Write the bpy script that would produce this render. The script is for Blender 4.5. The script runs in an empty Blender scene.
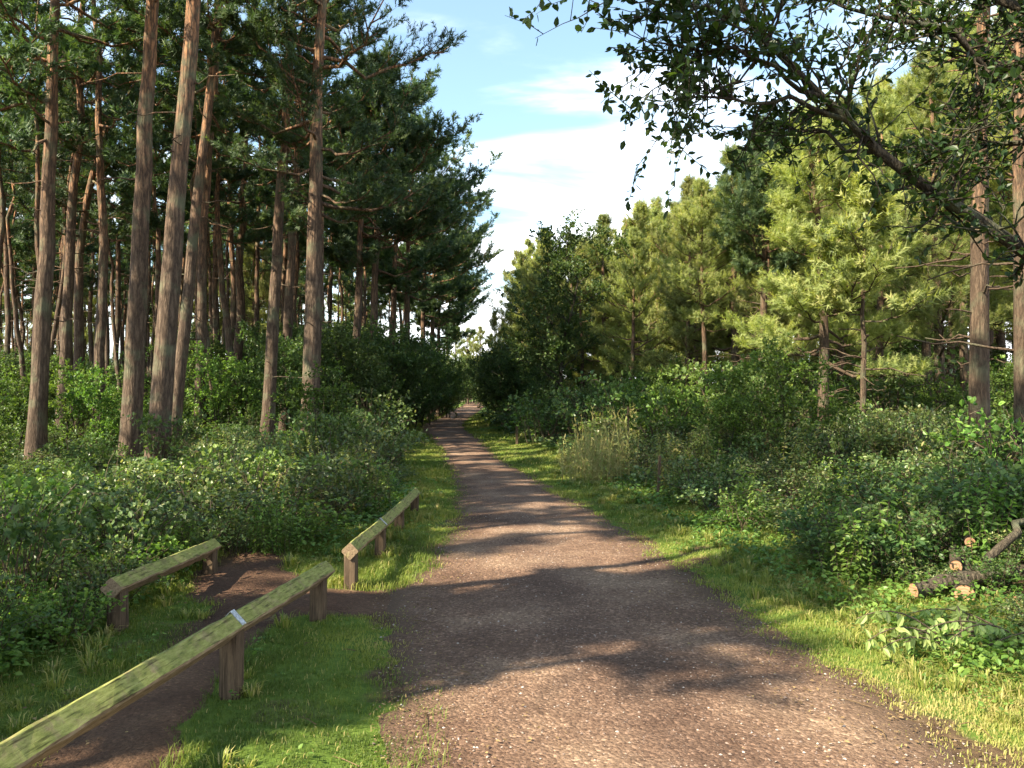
import bpy, math, random
import numpy as np
from mathutils import Vector, noise as mn

R = math.radians
rs = np.random.RandomState
COL = bpy.context.scene.collection
F = 804.0; HOR = 398.0; CAMZ = 1.6

# ------------------------------------------------------------------ curves of the place
PATH = [(-14,.9,1.4),(3.5,.8,1.36),(5.3,.55,1.38),(6.7,.32,1.42),(7.6,.38,1.3),(10,.31,1.1),(12.6,.07,.95),(15.7,-.27,.85),
        (20.7,-1.0,.8),(25.7,-1.55,.85),(30.6,-2.1,.95),(40,-3.4,1.2),(49,-4.2,1.3),(64,-4.6,1.3),(107,-5.3,1.6),(140,-6.0,1.8)]
PY, PC, PW = [np.array(a, float) for a in zip(*PATH)]
XR = [(-14,3.5),(4,3.2),(6,2.85),(7.9,2.62),(10,2.5),(12.6,2.3),(16,1.8),(20,1.35),(25,.75),(30,.35),(40,-.9),(50,-1.9),(64,-2.4),(107,-2.8),(140,-3)]
XL = [(-14,-3.2),(4,-3.05),(7,-3.0),(7.6,-2.7),(8.2,-2.0),(10,-1.75),(12.6,-1.8),(16,-2.1),(20,-2.75),(25,-3.6),(30,-4.3),(40,-6.1),(50,-7.0),(64,-7.2),(107,-8.4),(140,-9)]
def ip(tab, y):
    a = np.array(tab, float); return np.interp(y, a[:,0], a[:,1])
def pc(y): return np.interp(y, PY, PC)
def pw(y): return np.interp(y, PY, PW)
def smooth(a, b, x):
    t = np.clip((x-a)/(b-a), 0, 1); return t*t*(3-2*t)
def vnoise(x, y, s, seed=0):
    """cheap smooth 2-D value noise, vectorised, -1..1"""
    x = np.asarray(x, float)/s + seed*17.3; y = np.asarray(y, float)/s + seed*9.1
    xi = np.floor(x); yi = np.floor(y); fx = x-xi; fy = y-yi
    fx = fx*fx*(3-2*fx); fy = fy*fy*(3-2*fy)
    def h(a, b):
        v = np.sin(a*127.1+b*311.7+seed*74.7)*43758.5453
        return v-np.floor(v)
    return 2*((h(xi,yi)*(1-fx)+h(xi+1,yi)*fx)*(1-fy)+(h(xi,yi+1)*(1-fx)+h(xi+1,yi+1)*fx)*fy)-1
def terrain(x, y):
    x = np.asarray(x, float); y = np.asarray(y, float)
    xr, xl = ip(XR, y), ip(XL, y)
    z = .38*smooth(0, 3.0, x-xr) + .9*smooth(3, 25, x-xr)
    z = z + .10*smooth(0, 2.0, xl-x) - .35*smooth(3, 20, xl-x)
    z = z + np.maximum(0, y-60)*.010
    off = smooth(0, .5, np.abs(x-pc(y))-pw(y))
    z = z + off*(.025*vnoise(x,y,.45,1)+.03*vnoise(x,y,1.7,2)) + .10*vnoise(x,y,7,3)*smooth(0,2,np.abs(x-pc(y))-pw(y)-1)
    z = z + .006*vnoise(x,y,.35,4) - .025*(1-smooth(0,.4,np.abs(x-pc(y))-pw(y)))
    return z
def tz(x, y): return float(terrain(x, y))
def at(px, py):
    """ground point seen at a pixel of the photograph (flat ground)"""
    d = CAMZ*F/(py-HOR); return ((px-512)/F*d, d)
def xat(px, d): return (px-512)/F*d
def zat(py, d): return CAMZ+(HOR-py)/F*d

# ------------------------------------------------------------------ mesh helpers
class Acc:
    def __init__(s): s.v=[]; s.f={3:[],4:[]}; s.r=[]; s.n=0; s.m={3:[],4:[]}
    def add(s, V, Fc, rnd=0.5, mi=0):
        V = np.asarray(V, np.float32).reshape(-1,3)
        Fc = np.asarray(Fc, np.int32)
        k = Fc.shape[1]
        s.v.append(V); s.f[k].append(Fc+s.n); s.m[k].append(np.full(len(Fc), mi, np.int32))
        s.r.append(np.broadcast_to(np.asarray(rnd, np.float32), (len(V),)) if np.ndim(rnd)<2 else rnd.reshape(-1))
        s.n += len(V)
    def more(s, Fc, base, mi=0):
        Fc = np.asarray(Fc, np.int32); k = Fc.shape[1]
        s.f[k].append(Fc+base); s.m[k].append(np.full(len(Fc), mi, np.int32))
    def mesh(s, name, mats, smooth_=True):
        me = bpy.data.meshes.new(name)
        V = np.concatenate(s.v); Rn = np.concatenate(s.r)
        loops=[]; tot=[]; mi=[]
        for k in (3,4):
            if s.f[k]:
                f = np.concatenate(s.f[k]); loops.append(f.reshape(-1)); tot.append(np.full(len(f), k, np.int32)); mi.append(np.concatenate(s.m[k]))
        loops = np.concatenate(loops); tot = np.concatenate(tot); mi = np.concatenate(mi)
        me.vertices.add(len(V)); me.vertices.foreach_set('co', V.reshape(-1))
        me.loops.add(len(loops)); me.loops.foreach_set('vertex_index', loops)
        me.polygons.add(len(tot))
        st = np.concatenate([[0], np.cumsum(tot)[:-1]]).astype(np.int32)
        me.polygons.foreach_set('loop_start', st); me.polygons.foreach_set('loop_total', tot)
        me.polygons.foreach_set('material_index', mi)
        me.polygons.foreach_set('use_smooth', np.full(len(tot), smooth_, bool))
        a = me.attributes.new('rnd', 'FLOAT', 'POINT'); a.data.foreach_set('value', Rn.astype(np.float32))
        for m in (mats if isinstance(mats, (list, tuple)) else [mats]): me.materials.append(m)
        me.update(); me.validate()
        return me
def link(name, me, parent=None, loc=(0,0,0), rot=(0,0,0), sc=1):
    o = bpy.data.objects.new(name, me); COL.objects.link(o)
    o.parent = parent; o.location = loc; o.rotation_euler = rot
    o.scale = (sc,sc,sc) if np.isscalar(sc) else sc
    return o
def tag(o, label=None, cat=None, group=None, kind=None):
    if label: o['label']=label
    if cat: o['category']=cat
    if group: o['group']=group
    if kind: o['kind']=kind
    return o
def thing(name, label, cat, loc=(0,0,0), rz=0, group=None, sc=1):
    return tag(link(name, None, None, loc, (0,0,rz), sc), label, cat, group)
def dup(root, loc, rz, label, group, sc=1):
    r = root.copy(); COL.objects.link(r); r.location=loc; r.rotation_euler=(0,0,rz); r.scale=(sc,sc,sc) if np.isscalar(sc) else sc
    r['label']=label; r['group']=group
    for ch in list(root.children):
        c = ch.copy(); COL.objects.link(c); c.parent = r
        for g in ch.children:
            d = g.copy(); COL.objects.link(d); d.parent = c
    return r

def nrm(a):
    return a/np.maximum(np.linalg.norm(a, axis=-1, keepdims=True), 1e-9)
def scatter(acc, T, Fc, P, D, U, S, rnd, mi=0):
    """place template T (verts k,3; +Y is its length, +Z its face) at P along D with up U and scale S"""
    P=np.asarray(P,float); D=nrm(np.asarray(D,float)); U=np.asarray(U,float)
    X = nrm(np.cross(D, U)); Z = np.cross(X, D)
    S = np.asarray(S, float)
    if S.ndim==1: S = np.stack([S,S,S],1)
    Tn = T[None]*S[:,None,:]
    V = P[:,None,:] + Tn[...,0:1]*X[:,None,:] + Tn[...,1:2]*D[:,None,:] + Tn[...,2:3]*Z[:,None,:]
    n,k = V.shape[:2]
    Ff = (np.arange(n)[:,None,None]*k + Fc[None]).reshape(-1, Fc.shape[1])
    acc.add(V.reshape(-1,3), Ff, np.repeat(np.asarray(rnd, np.float32), k), mi)
def tube(acc, pts, rad, sides=6, rnd=.5, rough=0, g=None, mi=0, cap=False):
    pts = np.asarray(pts, float); n=len(pts); rad=np.broadcast_to(np.asarray(rad,float),(n,))
    t = nrm(np.gradient(pts, axis=0))
    ref = np.array([0,0,1.]) if abs(t[0,2])<.8 else np.array([1.,0,0])
    X = nrm(np.cross(t, ref)); Y = np.cross(t, X)
    a = np.arange(sides)/sides*2*np.pi
    rr = rad[:,None]*np.ones((n,sides))
    if rough and g is not None: rr = rr*(1+rough*(g.rand(n,sides)-.5)*2)
    V = pts[:,None]+rr[...,None]*(np.cos(a)[None,:,None]*X[:,None]+np.sin(a)[None,:,None]*Y[:,None])
    i = np.arange(n-1)[:,None]*sides; j = np.arange(sides)[None]; k=(j+1)%sides
    Fc = np.stack([i+j, i+k, i+k+sides, i+j+sides], -1).reshape(-1,4)
    base = acc.n
    acc.add(V.reshape(-1,3), Fc, rnd, mi)
    if cap:
        for s0 in (0, (n-1)*sides):
            c = V.reshape(n,sides,3)[0 if s0==0 else -1].mean(0)
            b = acc.n
            acc.v.append(c[None].astype(np.float32)); acc.r.append(np.array([.5],np.float32)); acc.n+=1
            acc.more(np.array([[base+s0+q, base+s0+(q+1)%sides, b] for q in range(sides)]), 0, mi)
def rdir(g, n):
    v = g.normal(size=(n,3)); return nrm(v)

# leaf templates
LEAF_T = np.array([[0,0,0],[-.27,.35,.06],[-.20,.72,.05],[0,1,-.04],[.20,.72,.05],[.27,.35,.06]],float)
LEAF_F = np.array([[0,3,2,1],[0,5,4,3]])
g0 = rs(5)
def needle_template(seed, n=18, L=.22, nl=.11, w=.012, fw=.5):
    g = rs(seed); V=[]; Fc=[]
    for i in range(n):
        t = (i+.5)/n*L; a = g.rand()*2*np.pi; o = np.array([math.cos(a),fw+.5*g.rand(),math.sin(a)]); o/=np.linalg.norm(o)
        s = np.cross(o, [0,1,0]); s = s/np.linalg.norm(s)*w
        p = np.array([0,t,0]); q = p+o*nl*(.8+.4*g.rand())
        V += [p-s, p+s, q+s*.5]; Fc.append([3*i,3*i+1,3*i+2])
    return np.array(V), np.array(Fc)
NT = [needle_template(s) for s in range(4)]
NTR = [needle_template(s+20, n=30, L=.25, nl=.082, w=.0065, fw=.35) for s in range(4)]
NTW = [needle_template(s+9, n=14, nl=.15, w=.020) for s in range(4)]
def frond_template(npair=15, L=1.0):
    V=[]; Fc=[]
    for i in range(npair):
        t=i/(npair); y=.10+t*.9; drop=-.38*y*y; l=.26*(1-t)**.75*(.55+.45*min(1,t*5+.4))+.015
        for s in (-1,1):
            b=len(V)
            V += [[0,y-.022,drop+0.0],[0,y+.022,drop],[s*l*.6,y+.075,drop+.02],[s*l,y+.09,drop-.03]]
            V[-2][1]-=.0
            V.append([s*l*.5,y-.01,drop+.015])
            Fc += [[b,b+1,b+2,b+4],[b+4,b+2,b+3,b+3]]
    T3=[[f[0],f[1],f[2]] for f in Fc]; 
    tri=[]
    for f in Fc:
        if f[2]==f[3]: tri.append(f[:3])
        else: tri += [[f[0],f[1],f[2]],[f[0],f[2],f[3]]]
    return np.array(V), np.array(tri)
FR_T, FR_F = frond_template()

# ------------------------------------------------------------------ materials
def new_mat(name):
    m = bpy.data.materials.new(name); m.use_nodes=True; nt=m.node_tree; nt.nodes.clear()
    return m, nt, lambda t,**k: _nd(nt,t,**k)
def _nd(nt, t, **k):
    n = nt.nodes.new(t)
    for a,b in k.items(): setattr(n,a,b)
    return n
def ramp(nd, stops, interp='LINEAR'):
    r = nd('ShaderNodeValToRGB'); e=r.color_ramp.elements; r.color_ramp.interpolation=interp
    while len(e)<len(stops): e.new(.5)
    for i,(p,c) in enumerate(stops): e[i].position=p; e[i].color=(*c,1)
    return r
def mat_leaf(name, cols, transl=.35, rough=.5, objvar=.25, spec=.3, patch=0):
    m,nt,nd = new_mat(name); L=nt.links
    at_=nd('ShaderNodeAttribute', attribute_name='rnd')
    rp=ramp(nd, [(i/(len(cols)-1),c) for i,c in enumerate(cols)]); L.new(at_.outputs['Fac'], rp.inputs[0])
    oi=nd('ShaderNodeObjectInfo'); mr=nd('ShaderNodeMapRange'); mr.inputs[3].default_value=1-objvar; mr.inputs[4].default_value=1+objvar
    L.new(oi.outputs['Random'], mr.inputs[0])
    hs=nd('ShaderNodeHueSaturation'); L.new(rp.outputs[0], hs.inputs['Color']); L.new(mr.outputs[0], hs.inputs['Value'])
    mh=nd('ShaderNodeMapRange'); mh.inputs[3].default_value=.485; mh.inputs[4].default_value=.515
    mul=nd('ShaderNodeMath', operation='MULTIPLY'); mul.inputs[1].default_value=7.13; fr=nd('ShaderNodeMath', operation='FRACT')
    L.new(oi.outputs['Random'], mul.inputs[0]); L.new(mul.outputs[0], fr.inputs[0]); L.new(fr.outputs[0], mh.inputs[0]); L.new(mh.outputs[0], hs.inputs['Hue'])
    b=nd('ShaderNodeBsdfPrincipled'); b.inputs['Roughness'].default_value=rough; b.inputs['Specular IOR Level'].default_value=spec
    L.new(hs.outputs[0], b.inputs['Base Color'])
    t=nd('ShaderNodeBsdfTranslucent'); tc=nd('ShaderNodeMixRGB', blend_type='MULTIPLY'); tc.inputs[0].default_value=1; tc.inputs[2].default_value=(1.25,1.3,.55,1)
    L.new(hs.outputs[0], tc.inputs[1]); L.new(tc.outputs[0], t.inputs[0])
    mx=nd('ShaderNodeMixShader'); mx.inputs[0].default_value=transl; L.new(b.outputs[0],mx.inputs[1]); L.new(t.outputs[0],mx.inputs[2])
    o=nd('ShaderNodeOutputMaterial'); L.new(mx.outputs[0], o.inputs[0])
    return m
def mat_bark(name, low, high, z0, z1, dark, scale=1.0, bump=.6):
    m,nt,nd=new_mat(name); L=nt.links
    tc=nd('ShaderNodeTexCoord'); mp=nd('ShaderNodeMapping'); mp.inputs['Scale'].default_value=(22*scale,22*scale,3.6*scale); L.new(tc.outputs['Object'],mp.inputs[0])
    vo=nd('ShaderNodeTexVoronoi', feature='DISTANCE_TO_EDGE'); vo.inputs['Scale'].default_value=1.3
    n1=nd('ShaderNodeTexNoise'); n1.inputs['Scale'].default_value=1.7; n1.inputs['Detail'].default_value=5; L.new(mp.outputs[0],n1.inputs[0])
    av=nd('ShaderNodeMixRGB'); av.inputs[0].default_value=.62; L.new(mp.outputs[0],av.inputs[1]); L.new(n1.outputs['Color'],av.inputs[2]); L.new(av.outputs[0],vo.inputs['Vector'])
    sx=nd('ShaderNodeSeparateXYZ'); L.new(tc.outputs['Object'],sx.inputs[0])
    n2=nd('ShaderNodeTexNoise'); n2.inputs['Scale'].default_value=.9; n2.inputs['Detail'].default_value=3; L.new(tc.outputs['Object'],n2.inputs[0])
    ad=nd('ShaderNodeMath', operation='MULTIPLY_ADD'); ad.inputs[1].default_value=5; L.new(n2.outputs['Fac'],ad.inputs[0]); L.new(sx.outputs['Z'],ad.inputs[2])
    mr=nd('ShaderNodeMapRange', interpolation_type='SMOOTHSTEP'); mr.inputs[1].default_value=z0+2.5; mr.inputs[2].default_value=z1+2.5; L.new(ad.outputs[0],mr.inputs[0])
    c1=nd('ShaderNodeMixRGB'); c1.inputs[1].default_value=(*low,1); c1.inputs[2].default_value=(*high,1); L.new(mr.outputs[0],c1.inputs[0])
    edge=nd('ShaderNodeMapRange'); edge.inputs[1].default_value=0; edge.inputs[2].default_value=.34; L.new(vo.outputs['Distance'],edge.inputs[0])
    c2=nd('ShaderNodeMixRGB'); c2.inputs[1].default_value=(*dark,1); L.new(c1.outputs[0],c2.inputs[2]); L.new(edge.outputs[0],c2.inputs[0])
    n3=nd('ShaderNodeTexNoise'); n3.inputs['Scale'].default_value=3; n3.inputs['Detail'].default_value=8; n3.inputs['Roughness'].default_value=.7; L.new(mp.outputs[0],n3.inputs[0])
    c3=nd('ShaderNodeMixRGB', blend_type='MULTIPLY'); c3.inputs[0].default_value=.8; L.new(c2.outputs[0],c3.inputs[1])
    r3=ramp(nd,[(.3,(.32,.32,.32)),(.7,(1.55,1.5,1.42))]); L.new(n3.outputs['Fac'],r3.inputs[0]); L.new(r3.outputs[0],c3.inputs[2])
    # lichen / algae patches
    n4=nd('ShaderNodeTexNoise'); n4.inputs['Scale'].default_value=2.2; n4.inputs['Detail'].default_value=6; L.new(tc.outputs['Object'],n4.inputs[0])
    r4=ramp(nd,[(.52,(0,0,0)),(.68,(.55,.55,.55))]); L.new(n4.outputs['Fac'],r4.inputs[0])
    c4=nd('ShaderNodeMixRGB'); c4.inputs[2].default_value=(.13,.15,.09,1); L.new(r4.outputs[0],c4.inputs[0]); L.new(c3.outputs[0],c4.inputs[1])
    b=nd('ShaderNodeBsdfPrincipled'); b.inputs['Roughness'].default_value=.9; b.inputs['Specular IOR Level'].default_value=.15; L.new(c4.outputs[0],b.inputs['Base Color'])
    hm=nd('ShaderNodeMath', operation='MULTIPLY_ADD'); hm.inputs[1].default_value=.4; L.new(n3.outputs['Fac'],hm.inputs[0]); L.new(edge.outputs[0],hm.inputs[2])
    bp=nd('ShaderNodeBump'); bp.inputs['Strength'].default_value=bump; bp.inputs['Distance'].default_value=.03; L.new(hm.outputs[0],bp.inputs['Height']); L.new(bp.outputs[0],b.inputs['Normal'])
    o=nd('ShaderNodeOutputMaterial'); L.new(b.outputs[0],o.inputs[0])
    return m

M = {}
M['bark'] = mat_bark('scots_pine_bark', (.135,.098,.072), (.37,.19,.098), 4.0, 12, (.062,.044,.033))
M['bark_y'] = mat_bark('young_pine_bark', (.115,.082,.058), (.30,.17,.10), 2.5, 7, (.06,.042,.03), 1.5)
M['bark_b'] = mat_bark('broadleaf_bark', (.075,.062,.045), (.075,.062,.045), 0, 1, (.025,.02,.015), 3, .5)
M['log_bark'] = mat_bark('log_bark', (.11,.09,.065), (.11,.09,.065), 0, 1, (.05,.04,.03), 2.2, .6)
M['twig'] = mat_bark('twig_bark', (.17,.13,.09), (.11,.085,.06), 0, 1, (.06,.045,.03), 6, .3)
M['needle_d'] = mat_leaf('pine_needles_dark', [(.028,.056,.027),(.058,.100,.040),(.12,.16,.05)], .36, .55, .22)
M['needle_l'] = mat_leaf('pine_needles_pale_sunlit', [(.14,.175,.062),(.255,.285,.10),(.40,.385,.16)], .5, .55, .28)  # younger yellow-green needles, raised past their real albedo to look sunlit
M['leaf_tree'] = mat_leaf('tree_leaves', [(.02,.042,.012),(.036,.066,.018),(.08,.12,.025)], .4, .42, .15)  # leaf colour darkened so the sunlit bough reads as shaded
M['leaf_dark'] = mat_leaf('dark_shrub_leaves', [(.045,.085,.028),(.085,.14,.042),(.15,.20,.06)], .4, .4, .25)
M['leaf_bramble'] = mat_leaf('bramble_leaves', [(.035,.062,.024),(.075,.12,.038),(.15,.20,.06),(.24,.23,.10)], .32, .38, .4, .45)
M['leaf_bright'] = mat_leaf('bright_leaves', [(.05,.10,.02),(.11,.19,.035),(.20,.27,.06)], .4, .42, .35)
M['fern'] = mat_leaf('bracken_fronds', [(.06,.12,.022),(.10,.18,.035),(.17,.22,.05)], .45, .55, .25)
M['grass'] = mat_leaf('grass_blades', [(.07,.105,.02),(.14,.185,.035),(.25,.265,.06),(.40,.33,.14)], .4, .5, 0)
M['dry'] = mat_leaf('dry_stems', [(.20,.18,.06),(.34,.29,.12),(.24,.31,.08)], .3, .6, .1)
M['litter'] = mat_leaf('leaf_litter', [(.09,.05,.025),(.17,.10,.05),(.28,.19,.09)], .1, .7, 0)
M['dry_leaf'] = mat_leaf('willowherb_leaves', [(.10,.14,.035),(.20,.22,.06),(.34,.28,.11)], .4, .5, .25)
M['white_leaf'] = mat_leaf('pale_leaves', [(.16,.24,.06),(.26,.34,.10),(.34,.38,.16)], .4, .45, .1)

def mat_ground():
    m,nt,nd=new_mat('woodland_soil'); L=nt.links
    tc=nd('ShaderNodeTexCoord'); a=nd('ShaderNodeAttribute', attribute_name='rnd')
    n1=nd('ShaderNodeTexNoise'); n1.inputs['Scale'].default_value=14; n1.inputs['Detail'].default_value=9; n1.inputs['Roughness'].default_value=.75; L.new(tc.outputs['Object'],n1.inputs[0])
    n2=nd('ShaderNodeTexNoise'); n2.inputs['Scale'].default_value=1.8; n2.inputs['Detail'].default_value=6; L.new(tc.outputs['Object'],n2.inputs[0])
    soil=ramp(nd,[(.25,(.035,.022,.014)),(.5,(.085,.055,.033)),(.75,(.16,.11,.06))]); L.new(n1.outputs['Fac'],soil.inputs[0])
    gr=ramp(nd,[(.3,(.05,.085,.014)),(.55,(.10,.155,.026)),(.8,(.21,.21,.06))]); L.new(n1.outputs['Fac'],gr.inputs[0])
    ad=nd('ShaderNodeMath', operation='ADD'); L.new(a.outputs['Fac'],ad.inputs[0]); L.new(n2.outputs['Fac'],ad.inputs[1])
    mr=nd('ShaderNodeMapRange', interpolation_type='SMOOTHSTEP'); mr.inputs[1].default_value=.9; mr.inputs[2].default_value=1.15; L.new(ad.outputs[0],mr.inputs[0])
    mx=nd('ShaderNodeMixRGB'); L.new(mr.outputs[0],mx.inputs[0]); L.new(soil.outputs[0],mx.inputs[1]); L.new(gr.outputs[0],mx.inputs[2])
    b=nd('ShaderNodeBsdfPrincipled'); b.inputs['Roughness'].default_value=.95; b.inputs['Specular IOR Level'].default_value=.1; L.new(mx.outputs[0],b.inputs['Base Color'])
    bp=nd('ShaderNodeBump'); bp.inputs['Strength'].default_value=.8; bp.inputs['Distance'].default_value=.03; L.new(n1.outputs['Fac'],bp.inputs['Height']); L.new(bp.outputs[0],b.inputs['Normal'])
    o=nd('ShaderNodeOutputMaterial'); L.new(b.outputs[0],o.inputs[0]); return m
def mat_path(name, tint=(1,1,1), stone=1.0, edge=True):
    m,nt,nd=new_mat(name); L=nt.links
    tc=nd('ShaderNodeTexCoord')
    big=nd('ShaderNodeTexNoise'); big.inputs['Scale'].default_value=.8; big.inputs['Detail'].default_value=6; big.inputs['Roughness'].default_value=.6; L.new(tc.outputs['Object'],big.inputs[0])
    fine=nd('ShaderNodeTexNoise'); fine.inputs['Scale'].default_value=45; fine.inputs['Detail'].default_value=6; fine.inputs['Roughness'].default_value=.8; L.new(tc.outputs['Object'],fine.inputs[0])
    base=ramp(nd,[(.3,(.080,.046,.031)),(.5,(.155,.097,.066)),(.72,(.27,.187,.127))]); L.new(big.outputs['Fac'],base.inputs[0])
    f2=ramp(nd,[(.3,(.35,.32,.32)),(.52,(1,1,1)),(.72,(1.5,1.5,1.5))]); L.new(fine.outputs['Fac'],f2.inputs[0])
    mu=nd('ShaderNodeMixRGB', blend_type='MULTIPLY'); mu.inputs[0].default_value=.85; L.new(base.outputs[0],mu.inputs[1]); L.new(f2.outputs[0],mu.inputs[2])
    vo=nd('ShaderNodeTexVoronoi'); vo.inputs['Scale'].default_value=60; L.new(tc.outputs['Object'],vo.inputs[0])
    vc=nd('ShaderNodeSeparateXYZ'); L.new(vo.outputs['Color'],vc.inputs[0])
    st=ramp(nd,[(.0,(.55,.5,.48)),(.5,(1,1,1)),(.86,(1.15,1.15,1.15)),(.93,(1.9,1.95,2.0))]); L.new(vc.outputs['X'],st.inputs[0])
    m2=nd('ShaderNodeMixRGB', blend_type='MULTIPLY'); m2.inputs[0].default_value=.75*stone; L.new(mu.outputs[0],m2.inputs[1]); L.new(st.outputs[0],m2.inputs[2])
    ti=nd('ShaderNodeMixRGB', blend_type='MULTIPLY'); ti.inputs[0].default_value=1; ti.inputs[2].default_value=(*tint,1); L.new(m2.outputs[0],ti.inputs[1])
    if edge:
        ea=nd('ShaderNodeAttribute', attribute_name='rnd'); en=nd('ShaderNodeMath', operation='MULTIPLY_ADD'); en.inputs[1].default_value=.55; L.new(big.outputs['Fac'],en.inputs[0]); L.new(ea.outputs['Fac'],en.inputs[2])
        rt=ramp(nd,[(0,(.86,.84,.84)),(.42,(1.12,1.1,1.06)),(.75,(.9,.86,.82)),(1,(.8,.74,.7))]); L.new(ea.outputs['Fac'],rt.inputs[0])
        rm=nd('ShaderNodeMixRGB', blend_type='MULTIPLY'); rm.inputs[0].default_value=.8; L.new(ti.outputs[0],rm.inputs[1]); L.new(rt.outputs[0],rm.inputs[2]); ti=rm
        em=nd('ShaderNodeMapRange', interpolation_type='SMOOTHSTEP'); em.inputs[1].default_value=1.02; em.inputs[2].default_value=1.28; L.new(en.outputs[0],em.inputs[0])
        es=nd('ShaderNodeMixRGB'); es.inputs[2].default_value=(.095,.06,.038,1); L.new(em.outputs[0],es.inputs[0]); L.new(ti.outputs[0],es.inputs[1]); ti=es
    b=nd('ShaderNodeBsdfPrincipled'); b.inputs['Roughness'].default_value=.85; b.inputs['Specular IOR Level'].default_value=.2; L.new(ti.outputs[0],b.inputs['Base Color'])
    hh=nd('ShaderNodeMath', operation='MULTIPLY_ADD'); hh.inputs[1].default_value=-.7; L.new(vo.outputs['Distance'],hh.inputs[0]); L.new(fine.outputs['Fac'],hh.inputs[2])
    bp=nd('ShaderNodeBump'); bp.inputs['Strength'].default_value=.9; bp.inputs['Distance'].default_value=.014; L.new(hh.outputs[0],bp.inputs['Height'])
    m3=nd('ShaderNodeTexNoise'); m3.inputs['Scale'].default_value=7; m3.inputs['Detail'].default_value=4; L.new(tc.outputs['Object'],m3.inputs[0])
    bp2=nd('ShaderNodeBump'); bp2.inputs['Strength'].default_value=.3; bp2.inputs['Distance'].default_value=.05; L.new(m3.outputs['Fac'],bp2.inputs['Height']); L.new(bp.outputs[0],bp2.inputs['Normal'])
    L.new(bp2.outputs[0],b.inputs['Normal'])
    o=nd('ShaderNodeOutputMaterial'); L.new(b.outputs[0],o.inputs[0]); return m
def mat_wood(name, mossy):
    m,nt,nd=new_mat(name); L=nt.links
    tc=nd('ShaderNodeTexCoord'); mp=nd('ShaderNodeMapping'); mp.inputs['Scale'].default_value=(34,8,34) if mossy else (30,30,3); L.new(tc.outputs['Object'],mp.inputs[0])
    n1=nd('ShaderNodeTexNoise'); n1.inputs['Scale'].default_value=1.5; n1.inputs['Detail'].default_value=8; n1.inputs['Roughness'].default_value=.7; L.new(mp.outputs[0],n1.inputs[0])
    wood=ramp(nd,[(.3,(.09,.06,.035)),(.5,(.20,.14,.085)),(.75,(.34,.25,.15))] if mossy else [(.3,(.035,.024,.015)),(.5,(.085,.058,.036)),(.8,(.19,.13,.08))]); L.new(n1.outputs['Fac'],wood.inputs[0])
    n2=nd('ShaderNodeTexNoise'); n2.inputs['Scale'].default_value=9; n2.inputs['Detail'].default_value=8; n2.inputs['Roughness'].default_value=.75; L.new(tc.outputs['Object'],n2.inputs[0])
    moss=ramp(nd,[(.28,(.05,.055,.02)),(.42,(.15,.165,.04)),(.6,(.25,.26,.075)),(.8,(.36,.34,.14))]); L.new(n1.outputs['Fac'],moss.inputs[0])
    ge=nd('ShaderNodeNewGeometry'); sx=nd('ShaderNodeSeparateXYZ'); L.new(ge.outputs['Normal'],sx.inputs[0])
    up=nd('ShaderNodeMapRange'); up.inputs[1].default_value=-.1 if mossy else .3; up.inputs[2].default_value=.4; up.inputs[3].default_value=.0 if mossy else -.25; up.inputs[4].default_value=.35; L.new(sx.outputs['Z'],up.inputs[0])
    ad=nd('ShaderNodeMath', operation='ADD'); L.new(n2.outputs['Fac'],ad.inputs[0]); L.new(up.outputs[0],ad.inputs[1])
    mr=nd('ShaderNodeMapRange', interpolation_type='SMOOTHSTEP'); mr.inputs[1].default_value=.60 if mossy else .5; mr.inputs[2].default_value=.92 if mossy else .72; L.new(ad.outputs[0],mr.inputs[0])
    mx=nd('ShaderNodeMixRGB'); L.new(mr.outputs[0],mx.inputs[0]); L.new(wood.outputs[0],mx.inputs[1]); L.new(moss.outputs[0],mx.inputs[2])
    m5=nd('ShaderNodeMapping'); m5.inputs['Scale'].default_value=(90,4,90) if mossy else (90,90,4); L.new(tc.outputs['Object'],m5.inputs[0]); n5=nd('ShaderNodeTexNoise'); n5.inputs['Scale'].default_value=1; n5.inputs['Detail'].default_value=4; L.new(m5.outputs[0],n5.inputs[0]); r5=ramp(nd,[(.34,(.3,.28,.25)),(.44,(1,1,1))]); L.new(n5.outputs['Fac'],r5.inputs[0]); mm=nd('ShaderNodeMixRGB', blend_type='MULTIPLY'); mm.inputs[0].default_value=.85; L.new(mx.outputs[0],mm.inputs[1]); L.new(r5.outputs[0],mm.inputs[2]); mx=mm
    b=nd('ShaderNodeBsdfPrincipled'); b.inputs['Roughness'].default_value=.85; b.inputs['Specular IOR Level'].default_value=.2; L.new(mx.outputs[0],b.inputs['Base Color'])
    bp=nd('ShaderNodeBump'); bp.inputs['Strength'].default_value=.6; bp.inputs['Distance'].default_value=.008; L.new(ad.outputs[0],bp.inputs['Height']); L.new(bp.outputs[0],b.inputs['Normal'])
    o=nd('ShaderNodeOutputMaterial'); L.new(b.outputs[0],o.inputs[0]); return m
def mat_cut():
    m,nt,nd=new_mat('sawn_wood_end'); L=nt.links
    tc=nd('ShaderNodeTexCoord'); w=nd('ShaderNodeTexWave', wave_type='RINGS', rings_direction='Y'); w.inputs['Scale'].default_value=14; w.inputs['Distortion'].default_value=2.5; w.inputs['Detail'].default_value=3; L.new(tc.outputs['Object'],w.inputs[0])
    r=ramp(nd,[(0,(.24,.12,.06)),(1,(.36,.20,.11))]); L.new(w.outputs['Fac'],r.inputs[0])
    b=nd('ShaderNodeBsdfPrincipled'); b.inputs['Roughness'].default_value=.8; L.new(r.outputs[0],b.inputs['Base Color'])
    o=nd('ShaderNodeOutputMaterial'); L.new(b.outputs[0],o.inputs[0]); return m
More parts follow.
